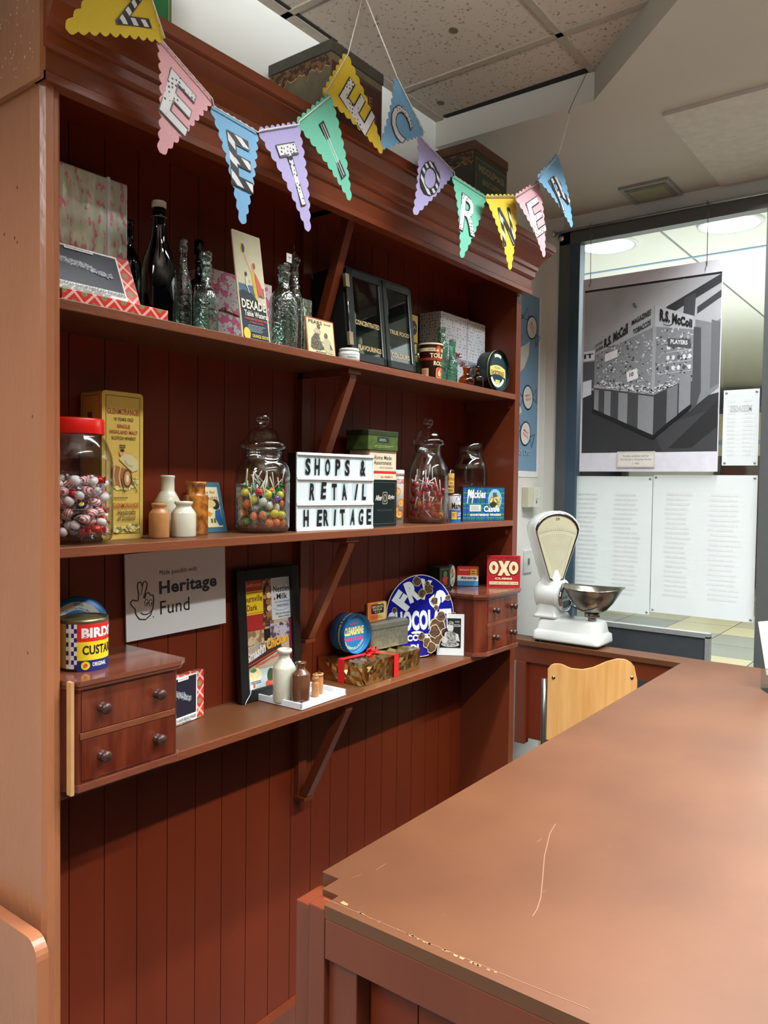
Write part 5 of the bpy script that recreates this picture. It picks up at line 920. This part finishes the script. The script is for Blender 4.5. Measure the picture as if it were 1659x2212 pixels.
A.poly(pq([(.17,.60),(.27,.625),(.27,.575),(.17,.55)]),gg(206)); A.line(pq([(.17,.60),(.27,.625),(.27,.575),(.17,.55),(.17,.60)]),.0015,gg(80)); A.poly(pq([(0,.625),(.09,.63),(.09,.57),(0,.565)]),gg(196)); A.tq('IT',(PX(.005),PZ(.58)),(PX(.08),PZ(.585)),(PX(.08),PZ(.612)),(PX(.005),PZ(.61)),gg(30),.04); A.poly(pq([(0,.56),(.09,.56),(.09,.40),(0,.38)]),gg(74)); A.poly(pq([(.0,.44),(.07,.45),(.07,.36),(0,.34)]),gg(190))
A.poly(pq([(.34,.48),(.42,.50),(.43,.44),(.35,.42)]),gg(206)); A.tq('10',(PX(.365),PZ(.45)),(PX(.395),PZ(.455)),(PX(.395),PZ(.48)),(PX(.365),PZ(.475)),gg(40),.04)
A.l+=1; L1=A.l
for i in range(170):
    a=.14+.56*q.random(); c=.405-.055*min(1,(a-.1)/.42) if a<.54 else .345+.04*(a-.54)/.16; A.ell(PX(a),PZ(c+.035*q.random()),.0055,.004,gg(q.choice([110,160,190,210])),7,lay=L1+q.randint(0,2))
A.l=L1+3
A.poly(pq([(.09,.40),(.55,.335),(.55,.10),(.09,.27)]),gg(58)); A.poly(pq([(.55,.335),(.73,.395),(.73,.22),(.55,.10)]),gg(50)); A.poly(pq([(.73,.44),(.81,.46),(.81,.27),(.73,.22)]),gg(120))
for a,b in((.095,.13),(.175,.225),(.285,.355),(.435,.55)):
    e=lambda x,s:(.40-.065*(x-.09)/.46 if s else .27-.17*(x-.09)/.46); A.poly(pq([(a,e(a,1)-.01),(b,e(b,1)-.01),(b,e(b,0)),(a,e(a,0))]),gg(118)); A.l-=1
A.l+=1; A.poly(pq([(.645,.365),(.72,.388),(.72,.21),(.645,.165)]),gg(104)); A.poly(pq([(.08,.27),(.55,.10),(.82,.27),(.82,.255),(.55,.075),(.08,.255)]),gg(20))
sc=ink(34,34,36)
A.tq('R.S. McColl',(PX(.165),PZ(.635)),(PX(.345),PZ(.71)),(PX(.345),PZ(.775)),(PX(.165),PZ(.69)),sc,.05); A.arc(PX(.215),PZ(.655),.022,.012,200,340,.003,sc); A.tq('MAGAZINES',(PX(.375),PZ(.755)),(PX(.515),PZ(.805)),(PX(.515),PZ(.84)),(PX(.375),PZ(.785)),sc,.03); A.tq('TOBACCOS',(PX(.385),PZ(.70)),(PX(.515),PZ(.745)),(PX(.515),PZ(.78)),(PX(.385),PZ(.73)),sc,.03); A.tq('ICE CREAM',(PX(.10),PZ(.615)),(PX(.155),PZ(.635)),(PX(.155),PZ(.655)),(PX(.10),PZ(.635)),sc,.03); A.tq('CONFECTIONERY',(PX(.095),PZ(.645)),(PX(.155),PZ(.668)),(PX(.155),PZ(.685)),(PX(.095),PZ(.66)),sc,.02)
A.tq('R.S. McColl',(PX(.58),PZ(.765)),(PX(.81),PZ(.705)),(PX(.81),PZ(.75)),(PX(.58),PZ(.835)),sc,.05); A.arc(PX(.645),PZ(.755),.026,.018,200,320,.003,sc)
MB().box(-.0015,.0,-y1,-y0,z0,z1,ink(224,224,234)).art(A,lambda a,b,l:(-.0015-l*.6,-a,b)).build('print',t)
A=Art(); A.rect(.095,z0+.020,.280,z0+.096,ink(226,222,214)); A.frame(.099,z0+.024,.276,z0+.092,.0012,ink(130,120,100)); A.text('Possible exhibition stall for',.125,z0+.070,.250,z0+.080,ink(90,86,80),0); A.text('R.S.McColl at Waverley Market',.115,z0+.052,.262,z0+.062,ink(90,86,80),0); A.text('c.1965',.172,z0+.034,.205,z0+.043,ink(90,86,80),0)
MB().art(A,lambda a,b,l:(-.0065-l*.5,-a,b)).build('caption_label',t,label='small cream caption label')
t=thing('hanging_rail','slim metal picture rail along the top of the window frame','rail',(2.858,0,0)); mb=MB(); mb.tube([(0,.262,3.045),(0,-2.5,3.045)],.008,chrome,10); mb.build('rail',t); MB().lathe([(0,0),(.016,0),(.018,.006),(.012,.012),(0,.012)],chrome,18,Matrix.Translation((-.006,.262,3.045))@Matrix.Rotation(PI/2,4,'X')).build('end_cap',t); MB().lathe([(0,0),(.016,0),(.018,.006),(0,.010)],chrome,18,Matrix.Translation((.008,.222,3.02))@Matrix.Rotation(-PI/2,4,'Y')).build('fixing_disc',t)
for k,(y,lab) in enumerate(((.060,'left thin wire hook holding up the photo poster from the rail'),(-.492,'right thin wire hook holding up the photo poster from the rail'))):
    t=thing('wire_hook',lab,'hook',(2.856,y,0),group='poster hanging wires'); mb=MB(); zb=z1-.03
    mb.tube([(0,.002,3.06),(-.008,.006,3.05),(-.009,0,3.036),(-.006,.004,3.02),(-.008,-.008,3.00),(-.006,.004,2.985),(-.004,0,2.97),(.006,.001,zb+.01),(.006,.008,zb-.004),(.004,.004,zb-.012)],.0018,steel,6); mb.build('wire',t)
wp_=bpy.data.materials.new('backlit_paper'); wp_.use_nodes=True; nt=wp_.node_tree; b=nt.nodes['Principled BSDF']; b.inputs['Roughness'].default_value=.8
tn=node(nt,'ShaderNodeBsdfTranslucent'); tn.inputs[0].default_value=S(235,240,242); ms=node(nt,'ShaderNodeMixShader'); ms.inputs[0].default_value=.35
n=node(nt,'ShaderNodeTexNoise'); n.inputs['Scale'].default_value=4; cr=node(nt,'ShaderNodeValToRGB'); cr.color_ramp.elements[0].color=S(216,221,224); cr.color_ramp.elements[1].color=S(232,236,238); nt.links.new(n.outputs[0],cr.inputs[0]); nt.links.new(cr.outputs[0],b.inputs['Base Color'])
o_=[x for x in nt.nodes if x.type=='OUTPUT_MATERIAL'][0]; nt.links.new(b.outputs[0],ms.inputs[1]); nt.links.new(tn.outputs[0],ms.inputs[2]); nt.links.new(ms.outputs[0],o_.inputs[0])
fp=ink(217,222,224)
def sheet(name,label,ya,yb,za,zb,sd,grp,txt=None,x=2.888,rows=22):
    t=thing(name,label,'paper',(x,0,0),group=grp); A=Art()
    for i,(a,b) in enumerate(((.12,.42),(.55,.9))): A.lines(ya+(yb-ya)*a,za+(zb-za)*.12,ya+(yb-ya)*b,zb-(zb-za)*.12,rows,fp,sd+i,.42,3)
    if txt: A.text(txt,yb-.03,zb-.10,ya+.03,zb-.07,ink(180,186,190),.03)
    n=14; vs=[(0.004*math.sin(7*j/n+sd)*math.sin(PI*i/3.0)+0,-(ya+(yb-ya)*i/n),za+(zb-za)*j/6) for i in range(n+1) for j in range(7)]
    vs=[(0,-(ya+(yb-ya)*i/n),za+(zb-za)*j/6) for i in range(n+1) for j in range(7)]; fs=[(i*7+j,(i+1)*7+j,(i+1)*7+j+1,i*7+j+1) for i in range(n) for j in range(6)]
    mb=MB(); mb.add(vs,fs,wp_); mb.art(A,lambda a,b,l:(-.0005-l*.3,-a,b)); mb.build('sheet',t)
    mb=MB()
    for yy,z_ in((ya+.012,zb-.012),(yb-.012,zb-.012),(ya+.012,za+.012),(yb-.012,za+.012)): mb.lathe([(0,.002),(.005,.0015),(.006,0)],greyl,10,Matrix.Translation((-.001,-yy,z_))@Matrix.Rotation(-PI/2,4,'Y'))
    mb.build('fixing_dots',t)
sheet('window_sheet','large plain white sheet fixed across the window behind the scale, left of two',-.168,.262,1.150,1.815,1,'white sheets on the window')
sheet('window_sheet','large plain white sheet fixed across the window, right of two beside the frame post',.266,.725,1.166,1.822,5,'white sheets on the window')
sheet('notice_sheet','white notice seen from behind on the glass, right of the photo poster',.572,.722,1.866,2.205,9,'notices on the window','MESSAGES',2.890,14)
# ================================================================ shop scale
enam=mat('white_vitreous_enamel',(224,228,224),.12,var=.012,scale=6,coat=.6)
t=thing('shop_scale','white enamelled counter scale with fan shaped dial and steel pan, by the window','scale',(0,0,0)); bx0,bx1,by0,by1=2.412,2.600,-.200,.122; zb=1.046
mb=MB(); 
for fx in(2.428,2.515):
    for fy in(-.18,.10): mb.lathe([(0,0),(.010,0),(.010,.012),(0,.012)],blackm,14,Matrix.Translation((fx,fy,zb+.0003)))
mb.build('foot',t)
def ring(x0,x1,y0,y1,r,z): return [(p[0],p[1],z) for p in rrect(x1-x0,y1-y0,r,4,(x0+x1)/2,(y0+y1)/2)]
mb=MB(); lv=[(0,zb+.012,.022),(0,zb+.020,.022),(.002,zb+.050,.024),(.010,zb+.056,.026),(.013,zb+.062,.028),(.018,zb+.098,.03),(.026,zb+.110,.03),(.040,zb+.114,.03)]; vs=[];n=20
for g,z,r_ in lv: vs+=ring(bx0+g,bx1-g,by0+g,by1-g,r_,z)
fs=[tuple(range(20))[::-1],tuple(range((len(lv)-1)*20,len(lv)*20))]+[(l*20+i,l*20+(i+1)%20,(l+1)*20+(i+1)%20,(l+1)*20+i) for l in range(len(lv)-1) for i in range(20)]
mb.add(vs,fs,enam,True); mb.build('base',t)
# column and drum housing (axis along y)
mb=MB(); HX,HZ=2.508,1.258; Rm=Matrix.Translation((HX,.125,HZ))@Matrix.Rotation(PI/2,4,'X')
mb.lathe([(0,-.012),(.050,-.010),(.066,0),(.074,.02),(.076,.05),(.076,.10),(.072,.118),(.060,.122)],enam,40,Rm)
lv=[(2.430,2.586,.000,.136,.03,1.156),(2.436,2.580,.004,.132,.03,1.168),(2.446,2.570,.010,.124,.03,1.180),(2.444,2.572,.010,.122,.03,1.215),(2.450,2.566,.012,.116,.03,1.30),(2.458,2.558,.02,.105,.03,1.345)]
vs=[]
for a,b,c,d_,r_,z in lv: vs+=ring(a,b,c,d_,r_,z)
fs=[tuple(range(20))[::-1],tuple(range((len(lv)-1)*20,len(lv)*20))]+[(l*20+i,l*20+(i+1)%20,(l+1)*20+(i+1)%20,(l+1)*20+i) for l in range(len(lv)-1) for i in range(20)]
mb.add(vs,fs,enam,True); mb.build('housing',t)
mb=MB(); Rm2=Matrix.Translation((HX,.004,HZ-.012))@Matrix.Rotation(PI/2,4,'X'); mb.lathe([(.062,-.010),(.067,.0),(.065,.010),(.058,.014),(.052,.010),(.054,.006),(.050,.004)],chrome,44,Rm2); cr_o=mb.build('chrome_ring',t)
A=Art(); A.ell(0,0,.051,.051,ink(200,222,226),40); A.poly([(-.049,-.012),(.049,-.012),(.042,-.030),(.02,-.046),(-.02,-.046),(-.042,-.030)],ink(70,84,86)); A.text('AVERY',-.040,-.004,.040,.010,blackm,.02)
MB().art(A,lambda a,b,l:(HX+a,-.001-l,HZ-.012+b)).build('maker_plate',t)
# fan head in its own frame : u to the right, w up, faced towards the aisle
fc=Vector((2.495,.058,0))
fu=Vector((math.cos(R(-40)),math.sin(R(-40)),0)); fn_=Vector((fu.y,-fu.x,0)) # outward normal
Fm=Matrix(((fu.x,fn_.x,0,fc.x),(fu.y,fn_.y,0,fc.y),(0,0,1,0),(0,0,0,1))) # local (u, n, z)
def fan(s,zc,rt_=.104,apex=1.318,k=.030):
    top=[(s*rt_*math.sin(R(a))*1.0,zc+s*.093*(math.cos(R(a))*1.02-.0)) for a in range(-78,79,12)]
    return top+[(s*.100,zc+.0),(k*s+.002,apex+.006),(k*s*.5,apex),(-k*s*.5,apex),(-k*s-.002,apex+.006),(-s*.100,zc+.0)]
zc=1.555
mb=MB(); F1=[(x*1.12,z) for x,z in fan(1.0,zc)]; F0=[(x*.84,1.45+(z-1.45)*.92) for x,z in F1]; F2=[(x*.985,1.45+(z-1.45)*.985) for x,z in F1]; n=len(F1)
vs=[(x,-.085,z) for x,z in F0]+[(x,-.060,z*1) for x,z in [(x*.97,1.45+(z-1.45)*.985) for x,z in F1]]+[(x,.030,z) for x,z in F1]+[(x,.036,z) for x,z in F2]
fs=[tuple(range(n)),tuple(range(4*n-1,3*n-1,-1))]+[(l*n+i,(l+1)*n+i,(l+1)*n+(i+1)%n,l*n+(i+1)%n) for l in range(3) for i in range(n)]
mb.add(vs,fs,enam,True,Fm); mb.tube([Fm@Vector((0,-.005,1.30)),Fm@Vector((0,-.005,1.40))],[.052,.040],enam,20); fo=mb.build('fan_housing',t)
m_=fo.modifiers.new('edge','EDGE_SPLIT'); m_.split_angle=R(50)
F3=[(x*.955,1.448+(z-1.448)*.955) for x,z in F1]; F4=[(x*.86,1.448+(z-1.448)*.875) for x,z in F1]
mb=MB(); vs=[(x,.0365,z) for x,z in F3]+[(x,.041,z) for x,z in [(x*.93,1.448+(z-1.448)*.935) for x,z in F1]]+[(x,.0375,z) for x,z in F4]; fs=[(l*n+i,l*n+(i+1)%n,(l+1)*n+(i+1)%n,(l+1)*n+i) for l in range(2) for i in range(n)]; mb.add(vs,fs,chrome,True,Fm); mb.build('bezel',t)
A=Art(); A.poly(F4,ink(200,196,166)); 
for i in range(26):
    rr_i=.045+.0068*i; a_=min(24+.0*i,26); A.arc(0,1.325,rr_i,rr_i,90-22,90+22,.0009,ink(128,128,108),12); A.l-=1
A.l+=1; A.arc(0,1.325,.262,.262,64,116,.0025,ink(206,200,170)); A.arc(0,1.325,.235,.235,66,114,.0012,ink(90,92,80))
for i in range(21): a=R(66+2.4*i); A.line([(.238*math.cos(a),1.325+.238*math.sin(a)),((.246+.006*(i%5==0))*math.cos(a),1.325+(.246+.006*(i%5==0))*math.sin(a))],.001,ink(70,72,64)); A.l-=1
A.l+=1; A.line([(.072,1.53),(.028,1.35)],.006,ink(190,180,144)); A.text('20',-.010,1.606,.010,1.618,ink(60,62,56),.02); A.arc(0,1.318,.02,.02,10,170,.010,greyl)
MB().art(A,lambda a,b,l:tuple(Fm@Vector((a,.0370+l*.5,b)))).build('dial',t)
# pan
PXc=Vector((2.485,-.140,0)); mb=MB(); mb.lathe([(.0,1.160),(.018,1.160),(.018,1.178),(.014,1.178),(.014,1.190)],greyl,24,Matrix.Translation(PXc)); mb.lathe([(.020,1.176),(.034,1.180),(.034,1.196),(.020,1.198)],steel,24,Matrix.Translation(PXc)); mb.build('pan_support',t)
mb=MB(); prof=[(0,1.196),(.035,1.198),(.060,1.210),(.085,1.238),(.105,1.272),(.118,1.296),(.128,1.303),(.128,1.306),(.117,1.300),(.103,1.276),(.083,1.243),(.058,1.215),(.03,1.203),(0,1.202)]; seg=48; vs=[];fs=[];n=len(prof)
for k in range(seg):
    a=2*PI*k/seg
    for r_,z in prof:
        f=r_/.128; rr1=r_*(1+.10*f*math.cos(2*(a-R(100)))); dz=.020*f*f*(abs(math.cos(a-R(100)))**3)*1.0; vs.append((PXc.x+rr1*math.cos(a),PXc.y+rr1*math.sin(a),z+dz*.6))
for k in range(seg): k2=(k+1)%seg; fs+=[(k*n+i,k2*n+i,k2*n+i+1,k*n+i+1) for i in range(n-1)]
mb.add(vs,fs,steel,True); mb.build('pan',t,label='dented steel weighing pan')
mb=MB(); mb.tube([(PXc.x-.105,PXc.y+.06,1.235),(PXc.x-.09,PXc.y+.01,1.215),(PXc.x-.085,PXc.y-.03,1.225),(PXc.x-.09,PXc.y-.07,1.245)],.0025,blackm,6); mb.build('pan_cradle',t)
# ================================================================ chair behind the counter
ply=mat('beech_plywood',(206,150,84),.3,rgb2=(222,168,104),scale=5,stretch=(7,7,.6),v2=(.35,.65),coat=.4); ck_=Vector((2.04,-.330,0)); 
t=thing('plywood_chair','light beech plywood chair with grey steel tube frame behind the counter','chair',ck_,R(-58)); bw=.172
def bend(x): return .018*(x/bw)**2
prof=[(-bw+.012,1.058),(-bw+.030,1.066),(-bw+.055,1.064),(-.085,1.050),(-.04,1.048),(.0,1.058),(.05,1.082),(.09,1.094),(.125,1.092),(.15,1.078),(.168,1.05),(bw,1.01)]
n=26; vs=[];fs=[]
def topz(x):
    for (a,za),(b,zb_) in zip(prof[:-1],prof[1:]):
        if a<=x<=b: return za+(zb_-za)*(x-a)/(b-a)
    return prof[0][1]-.016 if x<0 else prof[-1][1]
zz0=.76; R_=10
for s in(0,1):
    for i in range(n+1):
        x=-bw+2*bw*i/n; tz=topz(x)
        for j in range(R_+1): z=zz0+(tz-zz0)*j/R_; vs.append((x,-bend(x)*-1*0+bend(x)+s*.011-.02*(z-.9),z))
st_=(n+1)*(R_+1)
for i in range(n):
    for j in range(R_):
        a=i*(R_+1)+j; fs+=[(a,a+R_+1,a+R_+2,a+1),(st_+a,st_+a+1,st_+a+R_+2,st_+a+R_+1)]
for i in range(n): a=i*(R_+1)+R_; fs.append((a,a+R_+1,st_+a+R_+1,st_+a)); a=i*(R_+1); fs.append((a,st_+a,st_+a+R_+1,a+R_+1))
for j in range(R_): fs.append((j,j+1,st_+j+1,st_+j)); a=n*(R_+1)+j; fs.append((a,st_+a,st_+a+1,a+1))
MB().add(vs,fs,ply,True).build('backrest',t).modifiers.new('e','EDGE_SPLIT').split_angle=R(45)
mb=MB()
for x,z in((-.150,1.01),(.150,1.02)): mb.lathe([(0,-.003),(.006,-.002),(.007,0)],steel,12,Matrix.Translation((x,bend(x)-.02*(z-.9),z))@Matrix.Rotation(PI/2,4,'X')@Matrix.Rotation(PI,4,'X'))
mb.build('fixing_bolt',t)
tubem=mat('grey_steel_tube',(120,122,118),.3,.8)
for s in(-1,1):
    mb=MB(); x=s*(bw+.012) if s<0 else .150; mb.tube([(x,.030,1.00),(x,.020,.80),(x,.03,.47),(x*1.02,.02,0.0)],.0105,tubem,12); mb.tube([(x,.03,.45),(x,.40,.46),(x*1.02,.42,.0)],.0105,tubem,12); mb.build('leg_frame',t)
MB().box(-.19,.19,.06,.44,.455,.470,ply).build('seat',t,bevel=.004)
# acrylic sign holder at the counter's right
acr=glass('clear_acrylic',(235,240,240),(190,200,200),refl=1.4); t=thing('sign_holder','clear acrylic leaflet holder with slanted card at the right edge of the counter','sign holder',(2.165,-.905,1.0468),R(-60)); mb=MB(); mb.box(0,.22,0,.003,0,.075,acr); mb.box(0,.22,-.06,.003,0,.003,acr); mb.build('stand',t)
mb=MB(); mb.box(-.0,.20,.0,.004,.0,.19,ink(206,200,192),Matrix.Translation((.018,.0,.050))@Matrix.Rotation(R(-7),4,'Y')@Matrix.Rotation(R(-10),4,'X')); mb.build('card',t,label='slanted pale card')
# ================================================================ bunting
cols={'y':mat('yellow_card',(206,178,44),.8,var=.04,scale=300),'p':mat('pink_card',(212,160,166),.8,var=.04,scale=300),'b':mat('blue_card',(116,168,204),.8,var=.04,scale=300),'l':mat('lilac_card',(166,158,202),.8,var=.04,scale=300),'m':mat('mint_card',(104,184,156),.8,var=.04,scale=300)}
dots=pattern('polka_dot_paper',(206,206,206),(34,34,38),'dots',100,.27,.6); strp=pattern('black_white_stripe_paper',(24,24,26),(206,206,206),'stripes',16,.45,.6)
HK=Vector((1.00,.02,CZ)); HR=Vector((1.805,-.352,CZ-.006))
bt_=thing('bunting','paper bunting of pastel scalloped pennants spelling Sweetie Corner strung before the shelving unit','bunting',(0,0,0))
def yy(u): return -.135 if u<930 else -.135-.215*min(1,(u-930)/330.)
PEN=[('y','W','s',(285,-118),(352,84),(143,62),'yellow'),('p','E','d',(345,88),(455,215),(347,330),'pink'),('b','E','s',(458,232),(553,287),(524,484),'blue'),('l','T','d',(560,283),(642,270),(667,500),'lilac'),
('m','I','s',(642,264),(712,207),(757,432),'mint'),('y','E','d',(699,203),(748,118),(826,330),'yellow'),('b','C','d',(855,170),(914,287),(823,318),'blue'),('l','O','s',(905,296),(978,373),(895,463),'lilac'),
('m','R','d',(979,382),(1048,426),(997,557),'mint'),('y','N','s',(1050,425),(1112,425),(1102,583),'yellow'),('p','E','d',(1114,425),(1162,394),(1176,555),'pink'),('b','R','s',(1162,384),(1203,335),(1236,490),'blue')]
path=[]
for ci,ch,pt,a,b,c,cn in PEN:
    y=yy((a[0]+b[0])/2); A3,B3,C3=(P(*a,'y',y),P(*b,'y',y-.004),P(*c,'y',y-.010)); path+=[A3,B3]
    # 2D frame : base 0..1 in s along A->B, t down to the tip
    e1=B3-A3; mid=(A3+B3)/2; L_=e1.length; dn_=C3-mid; Hh=dn_.length; nn=e1.cross(dn_).normalized()
    if nn.y>0: nn=-nn
    out=[]
    crn=[(0,0),(1,0),(.5,1)]
    import itertools
    for k in range(3):
        p,q_=crn[k],crn[(k+1)%3]; cnt=7 if k==0 else 10
        dx,dy=q_[0]-p[0],q_[1]-p[1]; lx,ly=dx*L_,dy*Hh; ln=math.hypot(lx,ly); ox,oy=ly/ln,-lx/ln # outward
        cx_,cy_=.5,.33
        if (p[0]+ox*.01-cx_)**2*0+((p[0]+dx/2-cx_)*ox*L_+(p[1]+dy/2-cy_)*oy*Hh)<0: ox,oy=-ox,-oy
        for i in range(cnt):
            for j in range(5):
                f=(i+j/5)/cnt; bmp=.0075*math.sin(PI*j/5)+.0015; out.append((p[0]+dx*f+ox*bmp/L_,p[1]+dy*f+oy*bmp/Hh))
    def mp3(s,t,off=0,A3=A3,e1=e1,dn_=dn_,nn=nn): 
        bow=.010*math.sin(PI*min(1,max(0,t)))+.004*math.sin(PI*s); return A3+e1*s+dn_*t+(e1*.5*0)+nn*(off+bow)
    def mpt(s,t,off=0): return A3+e1*(s)+dn_*t+nn*(off+.009*math.sin(PI*max(0,min(1,t))))
    # fan of strips so that the card can curve
    rows=12; cen=mpt
    n=len(out); mbp=MB(); ctr=(.5,.36)
    rings=[[(ctr[0]+(x-ctr[0])*f,ctr[1]+(y_-ctr[1])*f) for x,y_ in out] for f in(1,.66,.33)]
    vs=[mpt(x,y_,0) for r_ in rings for x,y_ in r_]+[mpt(*ctr)]; base=len(vs); vs+=[v-nn*.0012 for v in vs]
    fs=[]
    for o in(0,base):
        for l in range(2): fs+=[(o+l*n+i,o+l*n+(i+1)%n,o+(l+1)*n+(i+1)%n,o+(l+1)*n+i) for i in range(n)]
        fs+=[(o+2*n+i,o+2*n+(i+1)%n,o+3*n) for i in range(n)]
    fs+=[(i,(i+1)%n,base+(i+1)%n,base+i) for i in range(n)]
    mbp.add(vs,fs,cols[ci]); pn=mbp.build('pennant',bt_,label=cn+' scalloped pennant with letter '+ch)
    # letter : outline then patterned paper
    A=Art(); w0,w1,t0,t1=.26,.74,.16,.66
    if ch in'IT': t1=.74
    if ch=='I': w0,w1=.44,.56
    if ch in'W': t0,t1,w0,w1=.12,.5,.16,.84
    if ch=='N': w0,w1=.30,.70
    if ch=='L': w0,w1=.30,.72
    f=lambda g:(lambda a_,b_:(w0-g+(w1-w0+2*g)*a_,t1+g-(t1-t0+2*g)*b_))
    bold=.012
    A.text(ch,0,0,0,0,blackm,bold+.022,fn=f(.012)); A.text(ch,0,0,0,0,dots if pt=='d' else (blackm if ch=='I' else strp),bold,fn=f(0))
    if ch=='I': A.line([(w0+.075,t0+.01),(w0+.075,t1-.01)],.018,ink(206,206,206)); A.line([(w0+.02,t0),(w0+.02,t1)],.012,ink(206,206,206))
    sgn=1
    MB().art(A,lambda a_,b_,l:tuple(mpt(a_,b_,.001+l*3)),).build('letter',pn,label=('spotted' if pt=='d' else 'black and white striped')+' paper letter '+ch)
# string
mb=MB(); 
def seg_(pts_): mb.tube(pts_,.0016,cord,6)
fr_=lambda v:v+Vector((0,-.006,0))
seg_([P(240,-200,'y',-.14)]+[fr_(path[0])]+[fr_(p) for p in path[1:12]]+[HK]); seg_([HK]+[fr_(p) for p in path[12:]]); mb.build('string',bt_,label='white cotton string')
mb=MB(); lst=path[-1]; mb.tube([fr_(lst),P(1232,245,'y',-.35)],.0010,cord,6); mb.tube([P(1232,245,'y',-.35),P(1228,243,'y',-.35),P(1240,215,'y',-.35),HR],.0010,mat('dark_wire',(70,64,58),.5,.5),6); mb.build('hanging_wire',bt_,label='thin dark wire to the ceiling')
# labels for the repeated big shapes are set; final tidy
bpy.context.view_layer.update()
